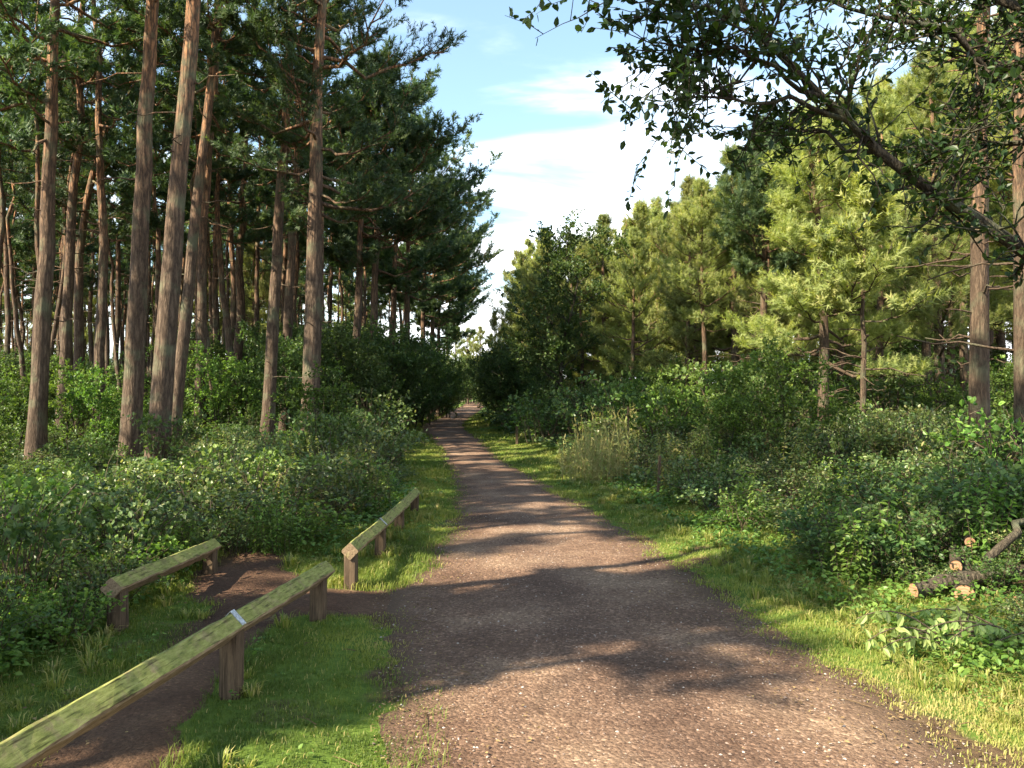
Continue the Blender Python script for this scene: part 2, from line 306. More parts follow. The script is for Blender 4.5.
def mat_metal():
    m,nt,nd=new_mat('galvanised_strap'); L=nt.links
    tc=nd('ShaderNodeTexCoord'); n=nd('ShaderNodeTexNoise'); n.inputs['Scale'].default_value=60; L.new(tc.outputs['Object'],n.inputs[0])
    r=ramp(nd,[(.35,(.30,.31,.32)),(.7,(.62,.64,.66))]); L.new(n.outputs['Fac'],r.inputs[0])
    b=nd('ShaderNodeBsdfPrincipled'); b.inputs['Roughness'].default_value=.45; b.inputs['Metallic'].default_value=.6; L.new(r.outputs[0],b.inputs['Base Color'])
    o=nd('ShaderNodeOutputMaterial'); L.new(b.outputs[0],o.inputs[0]); return m
M['ground']=mat_ground(); M['path']=mat_path('gravel_path'); M['trackdirt']=mat_path('trodden_earth',(.58,.50,.43),.5,False)
M['rail']=mat_wood('mossy_rail',True); M['post']=mat_wood('weathered_post',False); M['cut']=mat_cut(); M['metal']=mat_metal()
def mat_stone():
    m,nt,nd=new_mat('gravel_stones'); L=nt.links
    a=nd('ShaderNodeAttribute', attribute_name='rnd'); r=ramp(nd,[(0,(.13,.09,.075)),(.6,(.25,.19,.15)),(1,(.42,.37,.33))]); L.new(a.outputs['Fac'],r.inputs[0])
    b=nd('ShaderNodeBsdfPrincipled'); b.inputs['Roughness'].default_value=.8; L.new(r.outputs[0],b.inputs['Base Color'])
    o=nd('ShaderNodeOutputMaterial'); L.new(b.outputs[0],o.inputs[0]); return m
M['stone']=mat_stone()

# ------------------------------------------------------------------ setting
def side_track(x, y):
    """>0 inside the trodden side track that leaves between the rails"""
    pts = [(-1.15,6.35,.45),(-1.5,6.35,.46),(-2.1,6.6,.50),(-2.45,7.3,.42),(-2.5,8.0,.25)]
    pts2= [(-1.9,6.4,.40),(-1.95,5.4,.24),(-1.88,4.4,.25),(-1.80,3.6,.32),(-1.75,1.5,.4)]
    best = np.full(np.shape(x), -9.0)
    for P in (pts, pts2):
        for (ax,ay,aw),(bx,by,bw) in zip(P, P[1:]):
            aw,bw=aw*.86,bw*.86
            dx,dy=bx-ax,by-ay; t=np.clip(((x-ax)*dx+(y-ay)*dy)/(dx*dx+dy*dy),0,1)
            d=np.hypot(x-ax-t*dx, y-ay-t*dy); best=np.maximum(best, aw+(bw-aw)*t-d)
    return best
def grassness(x, y):
    """1 on the verges, 0 on the path, in the side track and under the scrub"""
    x=np.asarray(x,float); y=np.asarray(y,float)
    e = np.abs(x-pc(y))-pw(y)+.13*vnoise(x,y,.5,7)+.07*vnoise(x,y,.15,8)
    g = .35*smooth(-.30,-.05,e)+.65*smooth(-.10,.22,e)
    g = g*(1-smooth(.0,.9,x-ip(XR,y)+.3*vnoise(x,y,.8,9)))*(1-smooth(.0,.9,ip(XL,y)-x+.3*vnoise(x,y,.8,10)))
    g = g*(1-smooth(-.12,.06,side_track(x,y)+.07*vnoise(x,y,.3,11)))
    bare = smooth(.25,.7,vnoise(x,y,.9,12)+.4*vnoise(x,y,.25,13))
    return g*(1-.45*bare)
def axis(segs):
    out=[]
    for a,b,st in segs: out += list(np.arange(a,b,st))
    return np.array(out+[segs[-1][1]])
gx = axis([(-600,-100,100),(-100,-30,5),(-30,-8,.8),(-8,-3.2,.2),(-3.2,3.6,.08),(3.6,8,.2),(8,30,.8),(30,100,5),(100,600,100)])
gy = axis([(-600,-100,100),(-100,-16,6),(-16,1,.6),(1,12,.09),(12,30,.25),(30,70,.8),(70,160,4),(160,700,60)])
X,Y = np.meshgrid(gx,gy); Z = terrain(X,Y)
a=Acc(); nx,ny=len(gx),len(gy)
i=np.arange(ny-1)[:,None]*nx; j=np.arange(nx-1)[None]
a.add(np.stack([X,Y,Z],-1).reshape(-1,3), np.stack([i+j,i+j+1,i+j+1+nx,i+j+nx],-1).reshape(-1,4), grassness(X,Y).reshape(-1))
tag(link('ground', a.mesh('ground', M['ground'])), kind='structure')
# main path: sheet draped 4 mm and more over the terrain, ragged edges
ys = axis([(-12,1,.4),(1,14,.07),(14,40,.2),(40,135,1.0)]); us=np.linspace(-1,1,61)
U,YY=np.meshgrid(us,ys)
edge = pw(YY)+.10*vnoise(np.sign(U)*50,YY,.45,21)+.05*vnoise(np.sign(U)*50,YY,.13,22)
XX = pc(YY)+U*edge; ZZ = terrain(XX,YY)+.006+.022*(1-U**2)+.006*vnoise(XX,YY,.12,23)*(1-U**4)-.02*smooth(.93,1,np.abs(U))
a=Acc(); n=len(us); i=np.arange(len(ys)-1)[:,None]*n; j=np.arange(n-1)[None]
a.add(np.stack([XX,YY,ZZ],-1).reshape(-1,3), np.stack([i+j,i+j+1,i+j+1+n,i+j+n],-1).reshape(-1,4), np.abs(U).reshape(-1))
tag(link('gravel_path', a.mesh('gravel_path', M['path'])), kind='structure')
# trodden side track
gx2=np.arange(-3.2,-.55,.04); gy2=np.arange(1.2,8.5,.04); X,Y=np.meshgrid(gx2,gy2)
K = side_track(X,Y)+.06*vnoise(X,Y,.25,31)
Z = terrain(X,Y)+.004+np.where(K<0,np.clip(K*.15,-.05,0),.014*smooth(0,.1,K)*smooth(0,.3,np.abs(X-pc(Y))-pw(Y)))+.008*vnoise(X,Y,.14,32)*smooth(0,.3,np.abs(X-pc(Y))-pw(Y))
keep = (K>-.12)&(np.abs(X-pc(Y))>pw(Y)-.16); nx=len(gx2)
cell = keep[:-1,:-1]&keep[1:,:-1]&keep[:-1,1:]&keep[1:,1:]
ii,jj=np.nonzero(cell); b0=ii*nx+jj; Fq=np.stack([b0,b0+1,b0+1+nx,b0+nx],1)
used,inv=np.unique(Fq,return_inverse=True); a=Acc(); a.add(np.stack([X,Y,Z],-1).reshape(-1,3)[used], inv.reshape(-1,4))
tag(link('side_track', a.mesh('side_track', M['trackdirt'])), kind='structure')

# grass blades
def grass_patch(acc, x0,x1,y0,y1,dens,h,w,seed,thr=.0):
    g=rs(seed); n=int((x1-x0)*(y1-y0)*dens); x=g.uniform(x0,x1,n); y=g.uniform(y0,y1,n)
    k = g.rand(n)<np.clip(grassness(x,y)*1.15,0,1)
    # slightly thicker in tufts
    k &= g.rand(n) < .35+.65*smooth(-.4,.3,vnoise(x,y,.13,seed+3))
    k &= np.abs(x)<.68*y+1
    x,y=x[k],y[k]; n=len(x); z=terrain(x,y)-.006
    tall = smooth(.1,.8,vnoise(x,y,.7,41))
    edgeL = smooth(-.5,.3,ip(XL,y)-x)+smooth(-.5,.3,x-ip(XR,y))
    hh = h*(.45+.9*g.rand(n))*(.7+1.0*tall+1.3*np.clip(edgeL,0,1))
    a_=g.rand(n)*2*np.pi; lean=np.stack([np.cos(a_),np.sin(a_),np.zeros(n)],1)*(.25+.6*g.rand(n))[:,None]
    T=np.array([[-.5,0,0],[.5,0,0],[-.38,.5,.0],[.38,.5,.0],[0,1,0]],float)
    side=np.stack([-np.sin(a_+g.rand(n)),np.cos(a_),np.zeros(n)],1)*(w*(.7+.6*g.rand(n)))[:,None]
    P=np.stack([x,y,z],1); up=np.array([0,0,1.])
    mid=P+(up*.62+lean*.22)*hh[:,None]; tip=P+(up*(.95-.2*g.rand(n))[:,None]+lean*.75)*hh[:,None]
    V=np.stack([P-side*.5,P+side*.5,mid-side*.4,mid+side*.4,tip],1)
    rn=.42+.32*vnoise(x,y,1.1,42)+.18*vnoise(x,y,.3,43)+.3*(g.rand(n)-.5)+.22*smooth(.5,2.4,x)*smooth(9,4,y)
    rn=np.clip(np.where(g.rand(n)<.05,1,rn),0,1)
    base=np.arange(n)[:,None]*5
    b=acc.n
    acc.add(V.reshape(-1,3),(base+np.array([[0,1,3,2]])).reshape(-1,4),np.repeat(rn,5))
    acc.more((base+np.array([[2,3,4]])).reshape(-1,3),b)
a=Acc()
def tufts(acc,n,seed):
    g=rs(seed); y=2.9+15*g.rand(n)**1.4; sd=np.where(g.rand(n)<.55,1,-1); lim=np.where(sd>0,ip(XR,y),ip(XL,y)); e0=pc(y)+sd*pw(y); x=e0+(lim-e0)*(.15+.85*g.rand(n)**.7)
    k=(side_track(x,y)<-.03)&(np.abs(x)<.66*y+.3); x,y=x[k],y[k]
    for i in range(len(x)):
        m=46; r=.05*g.rand(m)**.5; az=g.rand(m)*6.28; bx=x[i]+r*np.cos(az); by=y[i]+r*np.sin(az); h=(.06+.10*g.rand())*(.5+.7*g.rand(m))*min(1,y[i]/5); o=.25+.75*g.rand(m)
        P=np.stack([bx,by,terrain(bx,by)-.005],1); out=np.stack([np.cos(az),np.sin(az),np.zeros(m)],1); sdv=np.stack([-np.sin(az),np.cos(az),np.zeros(m)],1)*(.0028+.0003*y[i])
        mid=P+out*(h*o*.3)[:,None]+np.array([0,0,1.])*(h*.62)[:,None]; tip=P+out*(h*o*.95)[:,None]+np.array([0,0,1.])*(h*(1-.45*o))[:,None]
        V=np.stack([P-sdv,P+sdv,mid-sdv*.8,mid+sdv*.8,tip],1); b=acc.n; base=np.arange(m)[:,None]*5
        acc.add(V.reshape(-1,3),(base+np.array([[0,1,3,2]])).reshape(-1,4),np.repeat(np.clip(.5+.2*g.rand()+.25*g.normal(size=m),0,1),5)); acc.more((base+np.array([[2,3,4]])).reshape(-1,3),b)
tufts(a,520,19)
grass_patch(a,-3.6,3.9,2.6,6.0,11000,.045,.0045,1)
grass_patch(a,-3.6,3.8,6.0,9.5,7000,.045,.006,2)
grass_patch(a,-3.2,3.6,9.5,16,3800,.05,.009,3)
grass_patch(a,-4.5,3.2,16,30,1300,.06,.018,4)
grass_patch(a,-9,2,30,75,220,.08,.04,5)
tag(link('grass', a.mesh('grass', M['grass'], False)), kind='stuff')
# stones and fallen bits on the path
g=rs(8); a=Acc()
n=9000; y=3.0+14*g.rand(n)**1.6; x=pc(y)+(g.rand(n)*2-1)*pw(y)*1.05
T=np.array([[1,0,0],[0,1,0],[-1,0,0],[0,-1,0],[0,0,.8],[.1,.1,-.6]]); Fo=np.array([[0,1,4],[1,2,4],[2,3,4],[3,0,4]])
zz = terrain(x,y)+.008+.022*(1-((x-pc(y))/pw(y))**2)
d=rdir(g,n); d[:,2]*=.2; s=(.003+.008*g.rand(n)**4)
scatter(a,T,Fo,np.stack([x,y,zz],1),d,np.tile([0,0,1.],(n,1)),np.stack([s,s*(.6+.5*g.rand(n)),s*.7],1),g.rand(n)**1.5)
tag(link('gravel', a.mesh('gravel', M['stone'], False)), kind='stuff')
a=Acc(); n=8500; y=2.8+15*g.rand(n)**1.3; sd=np.sign(g.rand(n)-.5); x=pc(y)+sd*pw(y)*(1.05-.5*np.abs(g.normal(size=n))*.6)
x=np.where(g.rand(n)<.25, -2.2+1.0*(g.rand(n)-.5), x)
zz=terrain(x,y)+.02; d=rdir(g,n); d[:,2]*=.15; u=rdir(g,n)*.5+[0,0,1]
s=.008+.02*g.rand(n)**2
zz=zz+np.maximum(0,.022*(1-((x-pc(y))/pw(y))**2))
scatter(a,LEAF_T,LEAF_F,np.stack([x,y,zz],1),d,u,np.stack([s,s,s],1),g.rand(n))
for k in range(90):
    yy=3+10*g.rand(); sd=1 if g.rand()<.5 else -1; xx=float(pc(yy)+sd*pw(yy)*(1.0+.35*g.normal()*.6)); az=g.rand()*6.28; l=.05+.14*g.rand()
    z0=tz(xx,yy)+.022*max(0,1-((xx-float(pc(yy)))/float(pw(yy)))**2)+.016
    tube(a,np.array([[xx,yy,z0],[xx+math.cos(az)*l*.5+.01*g.normal(),yy+math.sin(az)*l*.5,z0+.006],[xx+math.cos(az)*l,yy+math.sin(az)*l,z0]]),[.003,.0028,.0015],4,rnd=.3*g.rand())
tag(link('fallen_leaves', a.mesh('fallen_leaves', M['litter'], False)), kind='stuff')

# ------------------------------------------------------------------ pines
def curve_trunk(H, lean=(0,0), bend=(0,0), n=16, kink=0, g=None):
    t=np.linspace(0,1,n); P=np.zeros((n,3)); P[:,2]=t*H
    P[:,0]=lean[0]*t*H+bend[0]*np.sin(t*np.pi)*H*.5; P[:,1]=lean[1]*t*H+bend[1]*np.sin(t*np.pi)*H*.5
    if g is not None:
        w=kink*H*.02*np.cumsum(g.normal(size=(n,2)),axis=0)*.5; w-=w[0]; P[:,:2]+=w*t[:,None]**.7
    return P
def pine_meshes(seed, H, r0, cb, L, nb, mat_n, mat_b, lean=(0,0), bend=(0,0), kink=.5, bias=None, conical=False,
                shoots=9, subs=8, tmpl=NT, tsc=1.0, dead=8, zmax=None, sides=12, droop=0.0):
    g=rs(seed); P=curve_trunk(H,lean,bend,18,kink,g); t=np.linspace(0,1,18)
    rad=r0*(1-.82*t**1.15); rad[0]*=1.35; rad[1]*=1.04
    P[0,2]=-.4
    tr=Acc(); tube(tr,P,rad,sides,.5,.05,g)
    def on(z): 
        return np.array([np.interp(z,P[:,2],P[:,0]),np.interp(z,P[:,2],P[:,1]),z]), float(np.interp(z,P[:,2],rad))
    SP=[];SD=[]
    for i in range(nb):
        u=(i+.5)/nb; z=cb+(H*.985-cb)*u**.92; p,r=on(z)
        if conical: prof=(1-u)**.8*(.65+.35*min(1,u*6)); el=R(5-droop+45*u+g.normal()*8)
        else: prof=(.55+.6*math.sin(math.pi*min(1,.15+.8*u)))*(1-u**3*.75)*(.75); el=R(-6-droop+58*u**1.3+g.normal()*12)
        az=g.rand()*2*math.pi
        l=L*prof*((.4+.9*g.rand()) if conical else (.6+.6*g.rand()))
        if bias is not None:
            c=math.cos(az-bias[0]); l*=1+bias[1]*c
        d=np.array([math.cos(az)*math.cos(el),math.sin(az)*math.cos(el),math.sin(el)])
        m=7; s=np.linspace(0,1,m); 
        Q=p+d*(s*l)[:,None]+np.array([0,0,1.])*((-.10 if not conical else -.06)*np.sin(s*np.pi)+.16*s**2)[:,None]*l
        Q[1:]+=g.normal(size=(m-1,3))*l*.025
        br=max(.012,min(r*.45,.022*l)); tube(tr,Q,br*(1-.8*s)+.004,5)
        ns=max(3,int(subs*(.4+.6*l/L)))
        for k in range(ns):
            v=.30+.70*(k+g.rand()*.8)/ns; v=min(v,1.0); q=np.array([np.interp(v,s,Q[:,c]) for c in range(3)])
            sd=(1 if k%2 else -1); td=nrm(Q[-1]-Q[0]); lat=nrm(np.cross(td,[0,0,1.]))*sd
            sdv=nrm(td*(.5+.5*g.rand())+lat*(.9 if v<.93 else .2)+np.array([0,0,.25+.3*g.rand()]))
            sl=l*(.42-.24*v)*(.7+.6*g.rand())+.18
            Q2=q+sdv*(np.linspace(0,1,4)*sl)[:,None]+np.array([0,0,1.])*(np.linspace(0,1,4)**2*.12*sl)[:,None]
            tube(tr,Q2,[br*.35+.002,br*.28+.002,.004,.003],3)
            w=g.rand(shoots)**.7; base=q+sdv*(w*sl)[:,None]+np.array([0,0,1.])*(w**2*.12*sl)[:,None]
            SP.append(base+g.normal(size=(shoots,3))*.05*tsc); SD.append(nrm(sdv*.7+g.normal(size=(shoots,3))*.55+[0,0,.45]))
    # leader tuft
    p,_=on(H*.97); SP.append(p+g.normal(size=(12,3))*.15); SD.append(nrm(g.normal(size=(12,3))*.4+[0,0,1]))
    for i in range(dead):
        z=cb*(.25+.75*g.rand()**.7); p,r=on(z); az=g.rand()*2*math.pi; l=(.3+1.1*g.rand()**2)*(1 if not conical else 1.2)
        d=np.array([math.cos(az),math.sin(az),.15*g.normal()+.05]); s=np.linspace(0,1,5)
        Q=p+d*(s*l)[:,None]+g.normal(size=(5,3))*.04*l; Q[0]=p; tube(tr,Q,.018*(1-.75*s)+.003,4)
    SP=np.concatenate(SP); SD=np.concatenate(SD); n=len(SP)
    cr=Acc(); idx=g.randint(0,len(tmpl),n); sc=tsc*(.75+.5*g.rand(n)); rn=np.clip(.45+.22*g.normal(size=n)+.12*(SD[:,2]-.3),0,1)
    for k,(T,Fc) in enumerate(tmpl):
        q=idx==k
        if q.any(): scatter(cr,T,Fc,SP[q],SD[q],rdir(g,q.sum()),sc[q],rn[q])
    return tr.mesh('pine_trunk',mat_b), cr.mesh('pine_crown',mat_n,False)
def pine(x,y,label,group=None,rz=0,sc=1,meshes=None,cat='tree',name='pine_tree',**k):
    tr,cr = meshes or pine_meshes(**k)
    t=thing(name,label,cat,(x,y,tz(x,y)-.03),rz,group,sc)
    link('trunk',tr,t); link('crown',cr,t); return t

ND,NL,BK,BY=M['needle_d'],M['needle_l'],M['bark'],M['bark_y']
def lean_from(px0,py0,px1,py1,d,x0=None):
    """horizontal lean per metre of height from the trunk's course in the photo"""
    return ((px1-px0)/F*d)/((py0-py1)/F*d)
keyed=[]   # (x,y) of placed trunks, kept clear by the fill
def keytree(px,d,label,**k):
    x=xat(px,d); keyed.append((x,d)); return pine(x,d,label,mat_n=k.pop('mat_n',ND),mat_b=k.pop('mat_b',BK),**k)
tall=dict(nb=34,subs=8,shoots=14,tmpl=NTW)
keytree(130,18,'straight pine with warm orange upper trunk, nearest the verge behind the back knee rail',seed=11,H=19,r0=.225,cb=10.5,L=3.0,lean=(.05,0),kink=.25,**tall)
keytree(157,17,'dark reddish pine trunk standing just in front of two paler ones, leaning toward the path',seed=12,H=19,r0=.23,cb=10.5,L=3.0,lean=(.068,0),kink=.2,**tall)
keytree(172,21,'pine with thin shaded trunk close behind the dark leaning one',seed=13,H=19,r0=.17,cb=9,L=3.0,lean=(.075,0.01),kink=.25,**tall)
keytree(266,24,'slim red-brown pine trunk beside the big pale trunk by the path bushes',seed=14,H=19.5,r0=.2,cb=9,L=3.0,lean=(.075,0),kink=.4,**tall)
keytree(284,30,'pale pine trunk half hidden behind the slim red-brown one',seed=15,H=19,r0=.2,cb=8,L=3.4,lean=(.05,0),kink=.5,**tall)
keytree(309,21.5,'big pine with pale sunlit trunk, its dark crown hanging out over the path',seed=16,H=17.5,r0=.26,cb=6.4,L=3.3,lean=(.045,0),kink=.35,bias=(0,.2),nb=52,subs=11,shoots=17,dead=10)
keytree(36,20,'thick shaded pine trunk at the edge of the wood with a leafy base',seed=17,H=18,r0=.22,cb=8,L=3.2,lean=(.022,0),kink=.3,**tall)
keytree(62,27,'slender pine trunk behind the thick shaded one',seed=18,H=19,r0=.2,cb=10,L=3.0,lean=(.02,0),kink=.5,**tall)
keytree(78,30,'crooked pine with strongly curved trunk leaning toward the path',seed=19,H=17,r0=.2,cb=7.5,L=3.4,lean=(.10,0),bend=(-.06,0),kink=.7,**tall)
keytree(232,36,'crooked sunlit pine trunk deeper in, between the leaning trio and slim red-brown trunk',seed=20,H=18,r0=.24,cb=9,L=3.2,lean=(.03,0),bend=(.03,0),kink=1.0,**tall)
# the row that closes over the far path
row=[(352,33,'h'),(372,36,'h'),(388,41,'h'),(404,46,'h'),(420,52,'h'),(430,58,'h'),(438,66,'h'),(446,76,'h')]
rowm=[pine_meshes(40+i,H=16.5,r0=.22,cb=7.2,L=4.0,nb=42,subs=10,shoots=15,tsc=1.25,mat_n=ND,mat_b=BK,lean=(.04,0),bias=(0,.3),kink=.4,tmpl=NTW) for i in range(2)]
rowlab=['dark crowned pine standing first in the row that runs away beside the path','second pine of the row that runs away beside the path','third pine of the row beside the path, thick crown over the bushes',
 'fourth pine of the row beside the path','fifth pine of the row, crown reaching over the path bend','sixth pine of the row, beyond the path bend','seventh pine of the row, near where the path vanishes','last and farthest pine of the row where the path vanishes']
for i,(px,d,_) in enumerate(row):
    x=xat(px,d); keyed.append((x,d)); pine(x,d,rowlab[i],'pines in a row beside the far path',rz=(i//2)*.5-.4,sc=(.93,1.0,.96,1.02,.95,.98,.9,.9)[i],meshes=rowm[i%2])
# fill of the left wood
fillm=[pine_meshes(60+i,H=17+i%3,r0=.15+.02*(i%3),cb=8.0+.8*(i%4),L=2.5,nb=20,subs=7,shoots=11,tsc=1.15,mat_n=ND,mat_b=BK,lean=(.03*(i-2),0),kink=.6,tmpl=NTW,sides=9,dead=7) for i in range(6)]
g=rs(77); protos=[None]*6; cnt=0; placed=list(keyed)
def clear_of(x,y,lst,dmin): return all((x-a)**2+(y-b)**2>dmin*dmin for a,b in lst)
tries=0
while cnt<85 and tries<20000:
    tries+=1; y=18+72*g.rand()**.9; xl=float(ip(XL,y)); x=xl-2.4-(.62*y+4+xl)*g.rand()
    if x<-.66*y-3 or (y<27 and x>-11): continue
    if not clear_of(x,y,placed,2.3 if y<50 else 2.9): continue
    placed.append((x,y)); i=g.randint(6); s=(.82 if y<36 else .95)+.15*g.rand(); rz=g.rand()*6.28
    zone='near' if y<40 else ('mid' if y<60 else 'far')
    lab={'near':'tall bare-trunked pine inside the shaded wood behind the front trunks','mid':'slim pine trunk deep among the others in the shaded wood','far':'distant thin pine trunk at the back of the shaded wood'}[zone]
    grp={'near':'pines behind the front trunks of the shaded wood','mid':'pines deep in the shaded wood','far':'distant pines at the back of the shaded wood'}[zone]
    if protos[i] is None: protos[i]=pine(x,y,lab,grp,rz,s,meshes=fillm[i])
    else: dup(protos[i],(x,y,tz(x,y)-.03),rz,lab,grp,s)
    cnt+=1

shade_src=list(protos)
thinm=[pine_meshes(70+i,H=15+i,r0=.11+.012*i,cb=9.5,L=1.9,nb=13,subs=6,shoots=10,tsc=1.1,mat_n=ND,mat_b=BK,lean=(.04*(i-1),0),kink=.9,tmpl=NTW,sides=8,dead=9) for i in range(3)]
g=rs(80); k=0; tp=[]
while k<75:
    y=24+52*g.rand(); xl=float(ip(XL,y)); x=xl-2.4-(.64*y+2+xl)*g.rand()
    if x<-.66*y-1 or not clear_of(x,y,placed,1.5): continue
    placed.append((x,y)); lab='very thin sunlit pine trunk among thicker ones in the shaded wood'; grp='very thin pines of the shaded wood'
    if k<3: tp.append(pine(x,y,lab,grp,k,1,meshes=thinm[k]))
    else: dup(tp[k%3],(x,y,tz(x,y)-.03),g.rand()*6,lab,grp,.9+.2*g.rand())
    k+=1
shade_src=list(protos)
# ------------------------------------------------------------------ right-hand pines (younger, lit)
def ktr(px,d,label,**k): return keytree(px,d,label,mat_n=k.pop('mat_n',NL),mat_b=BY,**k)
yk=dict(nb=44,subs=9,shoots=24,tmpl=NTR,conical=True,tsc=1.0)
ktr(762,21,'young pine with bare orange trunk and dense dark top, rising clear of the scrub',seed=81,H=8.2,r0=.13,cb=4.0,L=1.9,lean=(.005,0),kink=.3,dead=16,mat_n=M['needle_d'],**yk)
ktr(822,18,'young pine with dark bowed trunk and drooping grey-green branches',seed=82,H=7.6,r0=.13,cb=1.9,L=2.4,lean=(-.05,0),bend=(.045,0),kink=.3,dead=12,droop=14,**yk)
ktr(978,12.2,'pine with brown trunk and thin dead side branches behind the cut logs',seed=83,H=12.5,r0=.15,cb=6.5,L=2.4,lean=(.01,0),kink=.25,dead=34,nb=26,subs=7,shoots=8,tmpl=NT,conical=True)
ktr(1023,10.4,'pine trunk at the edge of view under the leafy bough',seed=84,H=12,r0=.12,cb=6.8,L=2.2,lean=(.0,0),kink=.2,dead=26,nb=26,subs=7,shoots=8,tmpl=NT,conical=True)
ktr(690,34,'slim conical pine, tallest point of the sunlit skyline',seed=85,H=10.3,r0=.16,cb=2.5,L=2.6,kink=.2,**yk)
ktr(640,38,'pointed sunlit pine next to the tallest one on the skyline',seed=86,H=10.3,r0=.16,cb=2.5,L=2.7,kink=.2,**yk)
ktr(604,42,'pointed pine behind the dark leafy tree beside the path',seed=87,H=10.7,r0=.16,cb=2.5,L=2.7,kink=.2,**yk)
ktr(735,27,'broad yellow-green pine rising behind the bare orange trunk',seed=88,H=9.4,r0=.16,cb=2.5,L=2.8,kink=.2,**yk)
ktr(862,16.5,'small leaning pine with bare lower trunk in the scrub',seed=89,H=5.4,r0=.07,cb=2.6,L=1.5,lean=(.02,0),kink=.8,dead=14,nb=22,subs=6,shoots=8,tmpl=NTW,conical=True)
youm=[pine_meshes(100+i,H=10.5+.5*(i%3),r0=.14,cb=(2.2,3.0,4.0,1.6,4.6)[i],L=2.4,nb=40,subs=8,shoots=23,tsc=1.0,mat_n=NL,mat_b=BY,lean=(.015*(i-2),0),kink=.4,tmpl=NTR,conical=True,sides=8,dead=9,droop=(0,8,0,12,4)[i]) for i in range(5)]
protos=[None]*5; cnt=0; tries=0; g=rs(78)
while cnt<132 and tries<20000:
    tries+=1; y=17+62*g.rand()**1.0; xr=float(ip(XR,y)); x0=xr+4.2 if y<45 else xr+2.5; x=x0+(.66*y+4-x0)*g.rand()
    if x>.66*y+3: continue
    if y<30 and not clear_of(x,y,[(xat(762,21),20),(xat(822,18),17)],2.4): continue
    if not clear_of(x,y,placed,2.5 if y<40 else 3.0): continue
    placed.append((x,y)); i=g.randint(5); sk=np.interp(512+x/y*F,[560,620,700,760,830,1024],[238,225,200,168,125,10]); s=(1.6+(398-sk)/F*y)/(10.5+.5*(i%3))*(.84+.17*g.rand()); rz=g.rand()*6.28
    zone=0 if y<32 else 1
    lab=['sunlit young pine with feathery yellow-green branches behind the bramble scrub','feathery sunlit young pine farther back in the bright plantation'][zone]
    grp=['young pines directly behind the bramble scrub','young pines farther back in the bright plantation'][zone]
    if protos[i] is None: protos[i]=pine(x,y,lab,grp,rz,s,meshes=youm[i],name='young_pine')
    else: dup(protos[i],(x,y,tz(x,y)-.03),rz,lab,grp,s)
    cnt+=1
g=rs(79); k=0  # back pines take the pale needles, colour standing in for sunlight there
while k<26:
    y=44+48*g.rand(); xl=float(ip(XL,y)); x=xl-5-(.64*y+xl)*g.rand()
    if x<-.66*y-2 or not clear_of(x,y,placed,2.2): continue
    placed.append((x,y)); k+=1; dup(protos[k%5],(x,y,tz(x,y)),k*1.9,'lower pine painted sunlit green, filling the back of the shaded wood','pines painted sunlit green at the back of the shaded wood',1.05+.35*g.rand())
# trees closing the view where the path vanishes
for i,(px,d,h) in enumerate([(496,78,.92),(512,70,.85),(480,118,1.0),(468,122,1.1),(455,112,1.0),(492,112,.95),(505,96,.9),(520,88,.95),(474,140,1.2),(466,132,.8),(478,136,.75)]):
    x=xat(px,d); pr=protos[i%5]; dup(pr,(x,d,tz(x,d)),i*1.3,'hazy green pine closing the view where the path vanishes','pines closing the far end of the path',h)

# ------------------------------------------------------------------ broadleaf plants
def broadleaf(seed, limbs, leafsize, nleaf_twig, mat_l, mat_b, tw_len=.6, tw_per=10, sub=2, bare=.25, up=.3, droop=.0, sides=7):
    """limbs: list of (points, radii); twigs with leaves spring from each limb beyond its bare part"""
    g=rs(seed); tr=Acc(); LP=[];LD=[]
    for pts,rad in limbs:
        pts=np.asarray(pts,float); tube(tr,pts,rad,sides,.5,.06,g)
        seg=np.concatenate([[0],np.cumsum(np.linalg.norm(np.diff(pts,axis=0),axis=1))]); tot=seg[-1]
        for k in range(int(tw_per*max(1,tot))):
            v=bare+(1-bare)*g.rand(); q=np.array([np.interp(v*tot,seg,pts[:,c]) for c in range(3)]); q2=np.array([np.interp(min(tot,v*tot+.1),seg,pts[:,c]) for c in range(3)])
            r_=float(np.interp(v*tot,seg,rad)); td=nrm(q2-q+1e-6)
            d=nrm(td*.7+g.normal(size=3)*.8+[0,0,up]); l=tw_len*(.5+.9*g.rand())
            def twig(q,d,l,lev,r0):
                m=5; s=np.linspace(0,1,m); Q=q+d*(s*l)[:,None]+g.normal(size=(m,3))*l*.04-np.array([0,0,droop])*(s**2*l)[:,None]; Q[0]=q
                tube(tr,Q,r0*(1-.8*s)+.0012,3)
                if lev<sub:
                    for _ in range(3+int(g.rand()*2)):
                        w=.25+.75*g.rand(); p=np.array([np.interp(w,s,Q[:,c]) for c in range(3)])
                        twig(p,nrm(d*.6+g.normal(size=3)*.6+[0,0,up*.6]),l*(.45+.25*g.rand()),lev+1,r0*.55)
                if lev>=sub-1:
                    w=.15+.85*g.rand(nleaf_twig); p=np.stack([np.interp(w,s,Q[:,c]) for c in range(3)],1)
                    LP.append(p); LD.append(nrm(d*.6+g.normal(size=(nleaf_twig,3))*.75+[0,0,-droop]))
            twig(q,d,l,1,min(r_*.5,.010)*1.0+.002)
    LP=np.concatenate(LP); LD=np.concatenate(LD); n=len(LP); lf=Acc()
    s=leafsize*(.6+.7*g.rand(n)); rn=np.clip(.42+.25*g.normal(size=n),0,1)
    scatter(lf,LEAF_T,LEAF_F,LP,LD,nrm(g.normal(size=(n,3))*.55+[0,0,1]),s,rn)
    return tr.mesh('trunk',mat_b), lf.mesh('leaves',mat_l,False)
